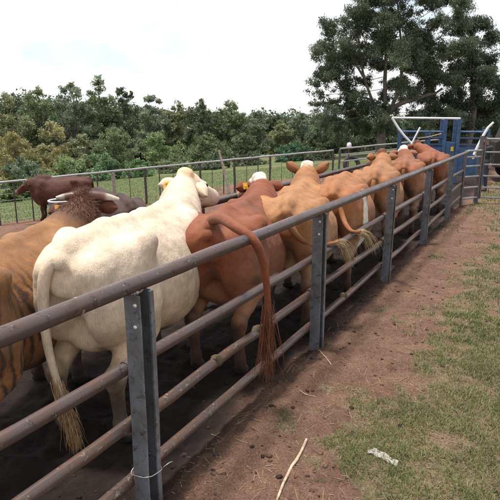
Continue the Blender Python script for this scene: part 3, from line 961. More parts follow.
def make_cow(name, label, loc, theta, poll, face, coat, scale=1.0, fat=1.0, step=.018, tail=None, swl=.34, swcol=None, tail_r=1.0,
             horns=None, tags=(), ears=(0, 0), hump=0.0, bony=1.0, shag=0, legs=(0, 0, 0, 0), group=None, cat='cow', seed=1, capcol=None, bull=False, tail_sp=None, swg=1.3, swn=340, swr=9):
    """local frame: x forward, origin on the ground below the tail head. poll = local position of the poll,
    face = direction the face points (local)"""
    rg = np.random.RandomState(seed)
    N0 = np.array([1.52, 0, 1.08])
    poll = np.array(poll, float); fd = unit(face)
    hs = 1.13
    # head frame
    up = np.array([0, 0, 1.0]); sd = unit(np.cross(up, fd)); hv = np.cross(fd, sd)     # sd = left
    H = lambda f, s, u: poll + fd * f * hs + sd * s * hs + hv * u * hs
    lo = np.minimum(np.array([-.32, -.55, -.02]), np.array([poll[0] - .6, poll[1] - .62, -.02]))
    hi = np.maximum(np.array([1.98, .55, 1.52 + hump]), np.array([poll[0] + .62, poll[1] + .62, poll[2] + .2]))
    Fd = Field(lo, hi, step)
    # trunk
    sl, X, Y, Z = Fd.sub((-.32, -.55, .35), (2.05, .55, 1.56))
    xs = X.ravel()
    def itp(c):
        xf = np.linspace(-.05, 1.86, 96); yf = np.interp(xf, SECTIONS[:, 0], SECTIONS[:, c])
        kr = np.exp(-np.linspace(-2, 2, 13) ** 2); kr /= kr.sum()
        yf = np.convolve(np.pad(yf, 6, mode='edge'), kr, 'valid')
        return np.interp(xs, xf, yf)[:, None, None]
    top, bot, wid, ex = itp(1), itp(2), itp(3) * fat, itp(4)
    bot = bot - (.03 if bull else 0)
    mid = bot + (top - bot) * .46
    zz = np.where(Z > mid, (Z - mid) / (top - mid), (mid - Z) / (mid - bot))
    wz = wid * (1 - .20 * np.clip(zz, 0, 1) ** 2 * (Z > mid)) 
    rr = (np.abs(Y / wz) ** ex + zz ** ex) ** (1 / ex)
    d = (rr - 1) * np.minimum(wz, (top - bot) / 2) * .9
    over = np.maximum(np.maximum(xs[:, None, None] - 1.86, -.05 - xs[:, None, None]), 0)
    Fd.merge(sl, np.where(over > 0, np.sqrt(np.clip(d, 0, None) ** 2 + over ** 2), d).astype(np.float32), .0)
    b = bony
    # back bone, hooks and pins, tail head
    for x0, x1, z0, z1 in ((.02, .45, 1.345, 1.378), (.45, .95, 1.378, 1.335), (.95, 1.5, 1.335, 1.352)):
        Fd.cone((x0, 0, z0), (x1, 0, z1), .030 + .012 * b, .030 + .012 * b, .07)
    Fd.cone((.10, 0, 1.30), (-.055, 0, 1.275), .055, .036, .07)
    for y in (-1, 1):
        Fd.ell((.47, y * .265 * fat, 1.285), (.085, .050, .050 + .012 * b), .10)          # hook bone
        Fd.ell((.015, y * .125, 1.205), (.060, .050, .055), .09)                            # pin bone
        Fd.cone((.44, y * .25 * fat, 1.275), (.04, y * .13, 1.22), .05, .045, .10)
        Fd.ell((.16, y * .165, 1.00), (.20, .125, .30), .10)                                # buttock
        Fd.ell((.34, y * .215 * fat, .98), (.21, .115, .30), .10)                           # thigh
        Fd.ell((.74, y * .40 * fat, 1.22), (.14, .09 , .10), .07 , cut=True) if b > .5 else None
        Fd.ell((1.46, y * .235, 1.02), (.17, .10, .30), .12)                                # shoulder
        Fd.cone((1.56, y * .205, .92), (1.50, y * .20, .68), .135, .092, .08)
    Fd.ell((.30, 0, .72), (.20, .17, .12), .10) if not bull else Fd.ell((.62, 0, .55), (.16, .07, .10), .1)
    Fd.ell((1.60, 0, .64), (.17, .13, .14), .12)                                            # brisket
    if hump: Fd.ell((1.47, 0, 1.37 + hump * .4), (.24, .10, .09 + hump), .12)
    # legs
    lf = list(legs)
    for i, (x, y) in enumerate(((0, -1), (0, 1), (1, -1), (1, 1))):
        k = lf[i]
        if x == 0:
            Fd.cone((.40, y * .225, .88), (.43, y * .225, .70), .15, .115, .09)
            Fd.cone((.43, y * .225, .72), (.10 + k * .6, y * .205, .50), .118, .062, .06)
            Fd.cone((.08 + k * .6, y * .205, .525), (.10 + k * .7, y * .205, .47), .056, .056, .04)
            Fd.cone((.10 + k * .7, y * .205, .48), (.14 + k, y * .20, .17), .050, .041, .03)
            Fd.cone((.14 + k, y * .20, .165), (.145 + k, y * .20, .13), .050, .050, .03)
            Fd.cone((.15 + k, y * .20, .13), (.185 + k, y * .20, .055), .044, .052, .02)
            for q in (-.024, .024):
                Fd.cone((.18 + k, y * .20 + q, .05), (.215 + k, y * .20 + q * 1.1, .032), .044, .036, .008)
        else:
            Fd.cone((1.50, y * .20, .72), (1.53 + k * .5, y * .185, .40), .085, .056, .06)
            Fd.ell((1.535 + k * .5, y * .185, .40), (.058, .055, .065), .04)
            Fd.cone((1.53 + k * .5, y * .185, .38), (1.53 + k, y * .18, .16), .046, .039, .03)
            Fd.cone((1.53 + k, y * .18, .155), (1.535 + k, y * .18, .125), .048, .048, .03)
            Fd.cone((1.54 + k, y * .18, .12), (1.57 + k, y * .18, .055), .043, .052, .02)
            for q in (-.024, .024):
                Fd.cone((1.565 + k, y * .18 + q, .05), (1.60 + k, y * .18 + q * 1.1, .032), .044, .036, .008)
    # neck: crest and throat lines
    ne = H(-.03, 0, -.135)
    c1 = N0 + np.array([.28, 0, .10])
    pts = [(1 - q) ** 2 * N0 + 2 * q * (1 - q) * c1 + q * q * ne for q in np.linspace(0, 1, 7)]
    rad = np.linspace(.235, .115, 7) * (1.15 if bull else 1)
    for i in range(6): Fd.cone(pts[i], pts[i + 1], rad[i], rad[i + 1], .10)
    for i in range(6):
        o = np.array([0, 0, 1.0]); k0, k1 = .58 - .055 * i, .58 - .055 * (i + 1)
        Fd.cone(pts[i] + o * rad[i] * k0, pts[i + 1] + o * rad[i + 1] * k1, rad[i] * .50, rad[i + 1] * .50, .08)
    Fd.cone((1.66, 0, .72), pts[3] - np.array([0, 0, rad[3] * .95]), .07, .05, .10)
    Fd.cone(pts[3] - np.array([0, 0, rad[3] * .95]), H(.10, 0, -.20), .05, .045, .08)
    # head
    Rm = [fd, sd, hv]
    Fd.ell(H(.055, 0, -.075), (.125, .108, .105), .05, Rm)
    Fd.ell(H(-.005, 0, .006), (.050, .085, .050), .05, Rm)
    Fd.cone(H(.10, 0, -.085), H(.41, 0, -.125), .100, .076, .05)
    Fd.cone(H(.10, 0, -.185), H(.38, 0, -.180), .078, .056, .06)
    Fd.ell(H(.435, 0, -.145), (.062, .092, .080), .045, Rm)
    for y in (-1, 1):
        Fd.ell(H(.165, y * .088, -.068), (.055, .034, .040), .04, Rm)
        Fd.ell(H(.485, y * .042, -.105), (.016, .020, .018), .015, Rm, cut=True)
        Fd.ell(H(.13, y * .08, -.15), (.08, .035, .07), .05, Rm)
    # low folds of skin on the neck
    for i in range(2, 6):
        pass
    P, F = Fd.mesh()
    # skin irregularity
    nr = (fbm(P[:, 0] * 7 + seed, P[:, 1] * 7, P[:, 2] * 7, 3) - .5)
    body_c = np.stack([np.clip(P[:, 0], .3, 1.5), P[:, 1] * 0, np.clip(P[:, 2], .8, 1.1)], 1)
    dirv = P - body_c; dirv /= np.linalg.norm(dirv, axis=1, keepdims=True) + 1e-6
    P = P + dirv * (nr * .026)[:, None] * (P[:, 2] > .5)[:, None]
    ribs = np.sin((P[:, 0] + P[:, 2] * .18) * 58) * .0022 * b * sstep(.62, .8, P[:, 0]) * sstep(1.45, 1.2, P[:, 0]) * sstep(.6, .75, P[:, 2]) * sstep(1.25, 1.15, P[:, 2])
    P = P + dirv * ribs[:, None]
    # wrinkles where the neck turns
    q = (P - N0) @ unit(ne - N0)
    onneck = sstep(.12, .25, q) * sstep(.62, .5, q) * (P[:, 0] > 1.3)
    P = P + dirv * (np.sin(q * 75 + 3 * (fbm(P[:, 0] * 5, P[:, 1] * 5, P[:, 2] * 5) - .5)) * .004 * onneck)[:, None]
    hl = (P - poll)
    head = np.stack([hl @ fd, hl @ sd, hl @ hv], 1)
    cols = coat(P, head, seed)
    # dried dung and dust on the quarters
    dn = fbm(P[:, 0] * 6 + 2 * seed, P[:, 1] * 6, P[:, 2] * 4.5, 4)
    dm = (sstep(.52, .68, dn) * .5 * sstep(1.25, .85, P[:, 2]) * sstep(.9, .3, P[:, 0]) + sstep(.60, .74, dn) * .22)[:, None]
    cols = cols * (1 - dm) + np.array([.085, .058, .042]) * dm
    # lower legs: mud, deepened to paint in the shade under the body; dark hooves
    leg_mud_shade = sstep(.74, .28, P[:, 2] + (fbm(P[:, 0] * 9, P[:, 1] * 9, P[:, 2] * 9 + seed, 3) - .5) * .5)[:, None] * (.90 if cat != 'bull' else .4)
    cols = cols * (1 - leg_mud_shade) + np.array([.05, .034, .026]) * leg_mud_shade
    hoof = sstep(.085, .07, P[:, 2])[:, None]
    cols = cols * (1 - hoof) + np.array([.022, .018, .016]) * hoof
    vs, fs, cs = [P], [F], [cols]
    nb = len(P)
    def append(mb):
        nonlocal nb
        V = np.array(mb.v)
        quads = np.array([f if len(f) == 4 else tuple(f) + (f[-1],) for f in mb.f if len(f) in (3, 4)])
        vs.append(V); fs.append(quads + nb); cs.append(np.array(mb.c)); nb += len(V)
    # ears
    for si, y in enumerate((-1, 1)):
        rot = ears[si]                      # 0: level and slightly back, positive: lifted
        root = H(.035, y * .085, -.075)
        ax = unit(sd * y * .92 - fd * .28 + hv * (-.22 + rot))
        nrm = unit(np.cross(ax, hv) * y); wv = unit(np.cross(nrm, ax))
        L = .215; rows = []
        for i in range(9):
            q = i / 8
            w = .026 + .040 * math.sin(min(1, q * 1.15) * math.pi * .82) ** .8 if q < .98 else .010
            if q > .8: w *= (1 - (q - .8) / .2 * .72)
            rows.append([(root + ax * L * q + wv * w * e + nrm * (.045 * (e * e) * (1 - .35 * q) - .018 * math.sin(q * 3) + tk * .007), e, q) for tk in (0, 1) for e in (np.linspace(-1, 1, 7) if tk == 0 else np.linspace(1, -1, 7))])
        mb = MB(); V = []; Cx = []
        ec = np.array(coat(np.array([[2.0, 0, 1.4]]), np.array([[.03, y * .14, -.06]]), seed))[0]
        for r_ in rows:
            for (pt, e, q) in r_:
                V.append(pt); Cx.append(tuple(ec * (.8 + .25 * (1 - abs(e)))))
        k = 14
        Fq = [(i * k + j, i * k + (j + 1) % k, (i + 1) * k + (j + 1) % k, (i + 1) * k + j) for i in range(8) for j in range(k)]
        if y > 0: Fq = [f[::-1] for f in Fq]
        mb.add(V, Fq); mb.c = Cx
        append(mb)
    # tail dock, part of the body
    if tail is None:
        tail = [(.10, 0, 1.31), (-.02, 0, 1.30), (-.085, .01, 1.20), (-.10, .015, 1.02), (-.10, .02, .80), (-.095, .02, .62)]
    if tail_sp is not None:
        ct, st = math.cos(theta), math.sin(theta)
        tail = [(.10, 0, 1.31), (-.01, 0, 1.315)] + [(((a_ - loc[0]) * ct + (b_ - loc[1]) * st) / scale, (-(a_ - loc[0]) * st + (b_ - loc[1]) * ct) / scale, c_ / scale) for a_, b_, c_ in tail_sp]
    tp = [Vector(q) for q in tail]
    fine = []
    for i in range(len(tp) - 1):
        p0, p1, p2, p3 = tp[max(i - 1, 0)], tp[i], tp[i + 1], tp[min(i + 2, len(tp) - 1)]
        for j in range(6):
            q = j / 6
            fine.append(.5 * ((2 * p1) + (p2 - p0) * q + (2 * p0 - 5 * p1 + 4 * p2 - p3) * q * q + (3 * p1 - p0 - 3 * p2 + p3) * q ** 3))
    fine.append(tp[-1])
    nf = len(fine)
    rad = [(.032 * (1 - i / nf) ** 1.5 + .0185) * tail_r for i in range(nf)]
    tc = np.array(coat(np.array([[-.1, 0, 1.0]] * nf), np.array([[-2.0, 0, 0]] * nf), seed))
    mb = MB(); mb.tube(fine, rad, 12, False, [tuple(c_) for c_ in tc]); append(mb)
    V = np.concatenate(vs); Fa = np.concatenate(fs); Ca = np.concatenate(cs)
    root = empty(name, (*W(*loc), 0), math.pi / 2 - ANG + theta)
    root.scale = (scale, scale, scale)
    x, y = W(*loc)
    root.location.z = (gz(x, y) if loc[1] > 4 else 0.0) - .02
    tag(root, label, cat, group)
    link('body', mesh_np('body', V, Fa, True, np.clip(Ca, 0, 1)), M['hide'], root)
    # eyes
    for y in (-1, 1):
        e = MB(); c_ = H(.172, y * .108, -.066); r_ = .021
        e.lathe([(r_ * math.sin(a_) + 1e-4, -r_ * math.cos(a_)) for a_ in np.linspace(.05, math.pi - .05, 7)], c_, 10)
        e.build('eye', M['eye'], root, True)
    # tail switch
    sc = swcol or tuple(tc[-1] * .5)
    mb = MB(); end = np.array(fine[-1]); dr = np.array(fine[-1] - fine[-3]); dr = dr / np.linalg.norm(dr)
    nst = swn
    roots = [np.array(fine[-1 - rg.randint(0, swr)]) + rg.normal(size=3) * .014 * tail_r for _ in range(nst)]
    strands(mb, roots, [dr + rg.normal(size=3) * .10 for _ in range(nst)], swl, .0023 * tail_r, tuple(np.array(sc) * .6), tuple(np.array(sc) * 1.5), rg, 7, .26, swg)
    tag(mb.build('tail_switch', M['hair'], root, True, True), kind='stuff')
    # poll hair
    if shag:
        mb = MB()
        dd = np.linalg.norm((head - np.array([-.06, 0, -.05])) * np.array([.8, 1, 1]), axis=1)
        cand = np.where((dd < .26) & (head[:, 0] < .16))[0]
        pick = rg.choice(cand, 2600)
        nv = head[pick] - np.array([-.05, 0, -.13]); nv /= np.linalg.norm(nv, axis=1, keepdims=True)
        roots = list(P[pick] - .006 * (nv[:, :1] * fd + nv[:, 1:2] * sd + nv[:, 2:] * hv))
        dirs = [n_[0] * fd + n_[1] * sd + n_[2] * hv + rg.normal(size=3) * .5 - fd * .25 for n_ in nv]
        cc = capcol or tuple(cols[np.argmin((head ** 2).sum(1))])
        strands(mb, roots, dirs, .055, .0022, (.045, .018, .011), (.17, .065, .029), rg, 5, .6, 1.0)
        tag(mb.build('forelock', M['hair'], root, True, True), kind='stuff')
    if horns:
        for (y, L, c0, c1, out_, back, rise, r0) in horns:
            p0 = H(.0, y * .055, -.01); d0 = sd * y; pts_ = []; cc = []
            for i in range(9):
                q = i / 8
                pts_.append(p0 + d0 * L * q * out_ - fd * L * back * q * q + hv * L * rise * q * q)
                w = float(sstep(.45, .7, np.array(q))); cc.append(tuple(np.array(c0) * (1 - w) + np.array(c1) * w))
            hb = MB(); hb.tube(pts_, [r0 * (1 - .72 * (i / 8) ** 1.5) for i in range(9)], 12, True, cc)
            hb.build('horn', M['horn'], root, 'auto', True)
    for (y, q, drop) in tags:
        ax = unit(sd * y * .92 - fd * .28 + hv * (-.22 + ears[0 if y < 0 else 1]))
        c_ = H(.035, y * .085, -.075) + ax * .2 * q - fd * .022
        nrm = unit(-fd + sd * y * -.15); vx = unit(np.cross(np.array([0, 0, 1.0]), nrm)); vz = np.cross(nrm, vx)
        R3 = Matrix((vx, nrm, vz)).transposed()
        tb = MB(); tb.box(c_ - np.array([0, 0, drop]), (.062, .005, .072), 0, None, .0022, R3)
        tb.box(c_ + nrm * .004, (.02, .016, .02), 0, None, .004, R3)
        tb.build('ear_tag', M['tag_yellow'], root)
    return root

# ---- coats: the animals' own colours
def mixc(a, b, m):
    m = np.asarray(m)[:, None]
    return a * (1 - m) + np.array(b) * m

def coat_fn(main, under=None, dark=None, cap=None, capsize=.10, muzzle=None, brindle=None, patches=None, facew=None, rear=None, nape=None):
    def fn(P, Hd, seed):
        n = len(P)
        big = fbm(P[:, 0] * 2.2 + seed * 3.1, P[:, 1] * 2.2, P[:, 2] * 2.2, 4)
        c = np.repeat(np.array(main)[None], n, 0)
        c = mixc(c, np.array(dark if dark is not None else np.array(main) * .72), sstep(.5, .75, big) * .7)
        # paler belly, inner thighs; cream cow gets a darker tan with painted shade
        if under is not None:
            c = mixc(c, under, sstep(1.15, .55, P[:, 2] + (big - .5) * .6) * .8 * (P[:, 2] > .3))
        if brindle is not None:
            st = np.sin((P[:, 0] * 1.0 + .12 * P[:, 2] + .32 * (fbm(P[:, 0] * 5, P[:, 1] * 5, P[:, 2] * 3, 4) - .5)) * 78)
            st = sstep(-.5, .6, st) * sstep(.36, .52, fbm(P[:, 0] * 12, P[:, 1] * 5, P[:, 2] * 3 + 3, 3))
            c = mixc(c, brindle, st * .85 * sstep(1.36, 1.1, P[:, 2]))
        if patches is not None:
            for (ctr, rad_, col_) in patches:
                d = np.sqrt((((P - np.array(ctr)) / np.array(rad_)) ** 2).sum(1)) + (fbm(P[:, 0] * 6 + seed, P[:, 1] * 6, P[:, 2] * 6, 3) - .5) * .9
                c = mixc(c, col_, sstep(1.08, .92, d))
        if nape is not None:
            dn = np.linalg.norm(Hd - np.array([-.08, 0, -.1]), axis=1) + (big - .5) * .3
            c = mixc(c, nape, sstep(.52, .26, dn) * .9)
        ishead = (np.abs(Hd[:, 0]) < .62) & (np.abs(Hd[:, 1]) < .2) & (np.abs(Hd[:, 2]) < .32)
        if facew is not None:
            d = (np.abs(Hd[:, 1]) - .055 - .03 * (big - .5)) ; c = mixc(c, facew, ishead * sstep(.02, -.01, d) * sstep(.0, .05, Hd[:, 0]))
        if cap is not None:
            d = np.sqrt((Hd[:, 0] - .02) ** 2 * .8 + (Hd[:, 1] / 1.3) ** 2 + (Hd[:, 2] - .0) ** 2) + (big - .5) * .06 + (fbm(P[:, 0] * 24 + seed, P[:, 1] * 24, P[:, 2] * 24, 3) - .5) * .07
            c = mixc(c, cap, ishead * sstep(capsize + .022, capsize - .022, d))
        m = muzzle if muzzle is not None else (.16, .10, .085)
        c = mixc(c, m, ishead * sstep(.42, .47, Hd[:, 0]) * .85)
        # bare skin under the tail
        r = np.sqrt(((P[:, 0] + .02) / .10) ** 2 + (P[:, 1] / .062) ** 2 + ((P[:, 2] - .92) / .13) ** 2) + (fbm(P[:, 0] * 20, P[:, 1] * 20, P[:, 2] * 20, 2) - .5) * .8
        c = mixc(c, rear if rear is not None else (.16, .07, .06), sstep(1.1, .6, r) * .85 * (P[:, 0] < .12))
        return c
    return fn
# ------------------------------------------------------------------ the herd
G = 'cattle crowded in the race'
R_ = math.radians
make_cow('cow', 'cream white cow behind the nearest post, tail hanging, head turned to the right', (-2.46, .72), R_(16),
         (2.08, .05, 1.56), (.95, -.27, -.28), coat_fn(CREAM, (.56, .40, .25), (.64, .50, .36), (.62, .43, .27), .07, (.55, .42, .36), rear=(.17, .055, .05), patches=[((.08, -.17, 1.18), (.10, .09, .09), (.44, .37, .31)), ((.0, -.12, 1.02), (.09, .05, .10), (.50, .42, .35))]),  # tan lower flank: coat dirt and flank shade put into one colour
         scale=1.13, fat=1.10, bony=1.3, step=.016, tags=[(1, .55, .02)], ears=(-.35, .0), seed=3, group=G, swcol=(.36, .22, .11),
         tail=[(.10, 0, 1.31), (-.02, .02, 1.305), (-.085, .08, 1.20), (-.09, .11, .98), (-.08, .11, .72), (-.06, .08, .48), (-.03, .05, .28)], swl=.26,
         capcol=(.60, .42, .26))
make_cow('cow', 'reddish brown cow whose tail hangs over the top rail', (-1.12, .50), R_(16),
         (2.0, .06, 1.51), (.72, .60, -.26), coat_fn(RUST, (.27, .13, .07), (.16, .046, .021), WHITE, .10, (.42, .3, .25), patches=[((.66, 0, .56), (.26, .34, .13), WHITE), ((.72, -.30, .60), (.24, .20, .14), WHITE)], facew=WHITE),
         scale=1.08, fat=1.12, bony=.6, step=.016, seed=5, group=G, swcol=(.15, .05, .024), capcol=WHITE, ears=(0, .1), tags=[(1, .5, 0)],
         tail_sp=[(-1.12, .47, 1.50), (-1.27, .28, 1.555), (-1.43, .06, 1.54), (-1.45, -.11, 1.46), (-1.38, -.15, 1.28), (-1.32, -.15, 1.08), (-1.30, -.15, .88), (-1.30, -.15, .74)], swl=.44, tail_r=1.15, swn=210)
make_cow('cow', 'pale orange cow with upright ears and white poll, behind the second post', (.08, .36), R_(18),
         (1.96, .0, 1.56), (.96, .05, -.30), coat_fn(ORANGE, (.33, .20, .115), (.235, .098, .04), WHITE, .085),
         scale=1.09, seed=8, group=G, fat=1.20, bony=1.0, step=.016, ears=(.8, .8), capcol=WHITE, swcol=(.46, .34, .20),
         tail_sp=[(.03, .30, 1.30), (.06, .22, 1.16), (.20, .12, 1.04), (.42, .05, 1.015), (.62, -.03, 1.01)], swl=.36, swg=2.4, swn=80, swr=3)
make_cow('cow', 'orange brown cow with a white flank patch beside the third post', (1.52, .40), R_(14),
         (2.12, .05, 1.18), (.93, .2, -.4), coat_fn((.30, .122, .048), (.35, .22, .135), (.21, .078, .031), None, .1, patches=[((.30, -.33, 1.0), (.12, .17, .28), WHITE), ((.36, -.3, .62), (.1, .12, .1), WHITE)]),
         scale=1.09, seed=11, group=G, fat=1.20, bony=.8, swcol=(.46, .34, .20),
         tail_sp=[(1.50, .30, 1.25), (1.42, .20, 1.08), (1.28, .08, 1.015), (1.22, .0, 1.005), (1.30, -.05, 1.0)], swl=.38, swg=2.0, swn=80, swr=3)
make_cow('cow', 'sandy brown cow with dark poll and head turned left, ahead of the third post', (3.55, .46), R_(13),
         (1.98, .0, 1.56), (.86, .48, -.22), coat_fn((.30, .135, .057), (.35, .22, .135), (.21, .085, .035), (.15, .05, .024), .10),
         scale=1.09, fat=1.15, seed=14, group=G, bony=.8, ears=(.15, .15))
make_cow('cow', 'tan cow with a white cap between two brown heads', (5.7, .50), R_(12),
         (1.98, .08, 1.54), (.9, .3, -.25), coat_fn((.25, .093, .039), (.31, .18, .11), (.18, .06, .026), WHITE, .12),
         scale=1.09, fat=1.15, seed=17, group=G, bony=.7, capcol=WHITE)
make_cow('cow', 'broad headed red brown cow standing farthest up the race', (8.6, .48), R_(11),
         (1.90, .40, 1.56), (.88, .4, -.25), coat_fn((.23, .075, .033), (.30, .16, .09), (.17, .05, .022), (.13, .04, .02), .11),
         scale=1.09, seed=20, group=G, bony=.6, fat=1.15)
make_cow('cow', 'ginger brown brindled horned cow with a yellow ear tag, at the left edge', (-3.35, 1.02), R_(24),
         (2.18, -.06, 1.53), (.92, .34, -.30), coat_fn((.26, .122, .047), None, (.17, .074, .032), (.10, .032, .02), .16, brindle=(.03, .017, .012), nape=(.075, .030, .016)),
         scale=1.06, fat=1.03, seed=23, group='cattle crowded left of the race', bony=.7, step=.016, shag=1, tags=[(1, .6, 0)], ears=(0, -.1),
         horns=[(-1, .27, (.085, .030, .020), (.44, .39, .33), .95, .05, -.16, .050), (1, .17, (.085, .030, .020), (.40, .36, .31), .95, .05, -.05, .046)])
make_cow('cow', 'dark plum brown cow seen behind the horned head', (.15, 2.55), R_(62),
         (2.05, .1, 1.0), (.95, .1, -.45), coat_fn((.055, .027, .024), None, (.035, .018, .016)),
         scale=.96, seed=26, group='cattle crowded left of the race', bony=.6)
make_cow('bull', 'dark chestnut bull standing sideways by the far fence', SP(-4.75, 15.15), R_(128),
         (1.95, 0, 1.30), (.90, .1, -.50), coat_fn((.075, .024, .015), None, (.045, .015, .010)),
         scale=.90, fat=1.08, seed=29, bony=.3, hump=.015, bull=True, cat='bull', horns=[(1, .12, (.4, .35, .3), (.55, .5, .45), .8, 0, .5, .03), (-1, .12, (.4, .35, .3), (.55, .5, .45), .8, 0, .5, .03)])
# ------------------------------------------------------------------ trees and bushes
def leaf_cloud(blobs, n_per_m2, L0, L1, aspect, tint, rg, droop=.5, shell=.12, flat=.8):
    """blobs: (x,y,z,r). returns verts, quads, colours of single leaves filling the blobs unevenly"""
    small = []
    for bx, by, bz, r in blobs:                       # break every clump into uneven sprays
        for _ in range(11):
            d = rg.normal(size=3); d /= np.linalg.norm(d); q = r * rg.uniform(.1, 1.15)
            small.append((bx + d[0] * q, by + d[1] * q, bz + d[2] * q * flat - .08 * r, r * rg.uniform(.30, .60)))
    S = np.array(small); cnt = np.maximum(12, (n_per_m2 * S[:, 3] ** 2 * .62).astype(int))
    I = np.repeat(np.arange(len(S)), cnt); n = len(I); r = S[I, 3]; c = S[I, :3]
    d = rg.normal(size=(n, 3)); d /= np.linalg.norm(d, axis=1, keepdims=True)
    rad = r * (shell + (1 - shell) * rg.rand(n) ** .6)
    lump = .45 + 1.1 * vnoise(d[:, 0] * 2.4 + c[:, 0], d[:, 1] * 2.4 + c[:, 1], d[:, 2] * 2.4 + c[:, 2])
    P = d * (rad * lump)[:, None]; P[:, 2] *= flat
    P += c
    a = rg.normal(size=(n, 3)); a[:, 2] -= droop; a /= np.linalg.norm(a, axis=1, keepdims=True)
    b = np.cross(a, rg.normal(size=(n, 3))); b /= np.linalg.norm(b, axis=1, keepdims=True) + 1e-9
    L = (L0 + rg.rand(n) * (L1 - L0))[:, None]; wv = L * aspect
    V = np.stack([P - a * L * .5, P + b * wv * .5, P + a * L * .5, P - b * wv * .5], 1).reshape(-1, 3)
    tone = (.72 + .6 * rg.rand(n, 1)) * rg.uniform(.78, 1.22, len(S))[I][:, None]
    col = np.array(tint)[None] * tone
    col = np.where(rg.rand(n, 1) < .06, col * np.array([1.5, 1.25, .8]), col)
    C = np.repeat(col[:, None], 4, 1).reshape(-1, 3)
    return V, np.arange(len(V)).reshape(-1, 4), C

def limb(mb, a, b, r0, r1, rg, sag=.15, n=6):
    a, b = np.array(a, float), np.array(b, float); L = np.linalg.norm(b - a)
    off = rg.normal(size=3) * L * .10
    pts = []
    for i in range(n + 1):
        q = i / n
        p = a + (b - a) * q + off * math.sin(q * math.pi) + np.array([0, 0, L * sag * math.sin(q * math.pi)]) + rg.normal(size=3) * L * .012 * (0 < i < n)
        pts.append(p)
    mb.tube(pts, [r0 + (r1 - r0) * (i / n) ** .8 for i in range(n + 1)], 8, False)

def tree(label, x, y, height, width, tint, seed, nblob=22, base=.28, dens=300, leaf=(.18, .34), aspect=.34, blob_r=None, trunk_r=None, bark='bark_dark',
         group='trees of the far tree line', name='tree', cat='tree', lean=(0, 0), extra_blobs=None, limbs=(), droop=.5, stems=1, gap=.0, limb_p=1.0, limb_k=1.0):
    rg = np.random.RandomState(seed)
    z0 = gz(x, y)
    root = empty(name, (x, y, z0 - .05))
    tag(root, label, cat, group)
    br = blob_r or width * .19
    blobs = []
    tries = 0
    while len(blobs) < nblob and tries < 4000:
        tries += 1
        q = rg.rand(); h = base + (1 - base) * q
        prof = math.sin(min(1, (q * .86 + .16)) * math.pi) ** .6
        a = rg.rand() * 6.283; rr = width * .5 * prof * math.sqrt(rg.rand()) * .92
        r = br * rg.uniform(.65, 1.3) * (1.05 - .35 * q)
        c = (math.cos(a) * rr + lean[0] * q, math.sin(a) * rr + lean[1] * q, height * h - r * .6)
        if all((c[0] - o[0]) ** 2 + (c[1] - o[1]) ** 2 + (c[2] - o[2]) ** 2 > ((r + o[3]) * (.48 + gap)) ** 2 for o in blobs):
            blobs.append((*c, r))
    if extra_blobs: blobs += extra_blobs
    V, F, C = leaf_cloud(blobs, dens, leaf[0], leaf[1], aspect, tint, rg, droop)
    link('crown', mesh_np('crown', V, F, False, np.clip(C, 0, 1)), M['leaf'], root)
    mb = MB(); tr = trunk_r or height * .018
    for st in range(stems):
        fx, fy = (rg.normal() * width * .08, rg.normal() * width * .08) if stems > 1 else (0, 0)
        fork = np.array([lean[0] * .3 + rg.normal() * .2 + fx, lean[1] * .3 + rg.normal() * .2 + fy, height * (base + .12)])
        limb(mb, (fx * .4, fy * .4, -.3), fork, tr, tr * .62, rg, 0)
        for bx, by, bz, r in blobs[st::stems]:
            start = fork if bz > fork[2] + .3 else np.array([fork[0] * .7, fork[1] * .7, max(height * base * .55, min(fork[2] * .8, bz - .2))])
            if rg.rand() < limb_p: limb(mb, start, (bx, by, bz), tr * rg.uniform(.22, .36) * limb_k, tr * .06, rg, -.04)
    for pts, r0, r1 in limbs:
        n = len(pts)
        fine = []
        tp = [Vector(p) for p in pts]
        for i in range(n - 1):
            p0, p1, p2, p3 = tp[max(i - 1, 0)], tp[i], tp[i + 1], tp[min(i + 2, n - 1)]
            for j in range(4):
                q = j / 4
                fine.append(.5 * ((2 * p1) + (p2 - p0) * q + (2 * p0 - 5 * p1 + 4 * p2 - p3) * q * q + (3 * p1 - p0 - 3 * p2 + p3) * q ** 3))
        fine.append(tp[-1])
        mb.tube(fine, [r0 + (r1 - r0) * i / (len(fine) - 1) for i in range(len(fine))], 10, False)
    mb.build('trunk', M[bark], root, True)
    return root

def top_z(v, dist):
    return CAM_H + (119.4 - v) / 527.0 * dist

def line_tree(u, v, dist, wpx, label, tint, seed, **kw):
    x, y = view(u, dist)
    h = top_z(v, dist) - gz(x, y)
    w = wpx / 527.0 * dist
    kw.setdefault('leaf', (.22, .42))
    return tree(label, x, y, h, w, tint, seed, **kw)

OL = (.235, .255, .140); GR = (.175, .225, .118); DK = (.115, .155, .088); YO = (.31, .295, .145); BL = (.185, .230, .155); LG = (.20, .27, .125)
far = [
    (8, 95, 62, 46, 'olive gum tree at the left edge of the tree line', OL),
    (38, 88, 66, 44, 'dark gum tree second from the left in the tree line', GR),
    (72, 84, 64, 46, 'tall grey green gum left of the tallest far tree', BL),
    (99, 76, 66, 40, 'tallest far gum tree with a ragged double crown', GR),
    (126, 82, 67, 34, 'narrow dark gum right of the tallest far tree', DK),
    (152, 93, 64, 42, 'rounded gum tree above the pale cow head', BL),
    (178, 101, 66, 36, 'lower gum in the dip of the tree line', OL),
    (202, 97, 63, 40, 'dark round gum above the leaning post', DK),
    (230, 99, 64, 38, 'bushy dark green gum in mid tree line', GR),
    (256, 110, 66, 34, 'low grey gum right of the mid tree line', BL),
    (280, 119, 70, 30, 'smallest gum where the tree line dips', OL),
    (301, 112, 72, 34, 'pale gum at the left foot of the big tree', BL),
    (322, 122, 60, 36, 'dark low tree under the left side of the big tree', DK)]
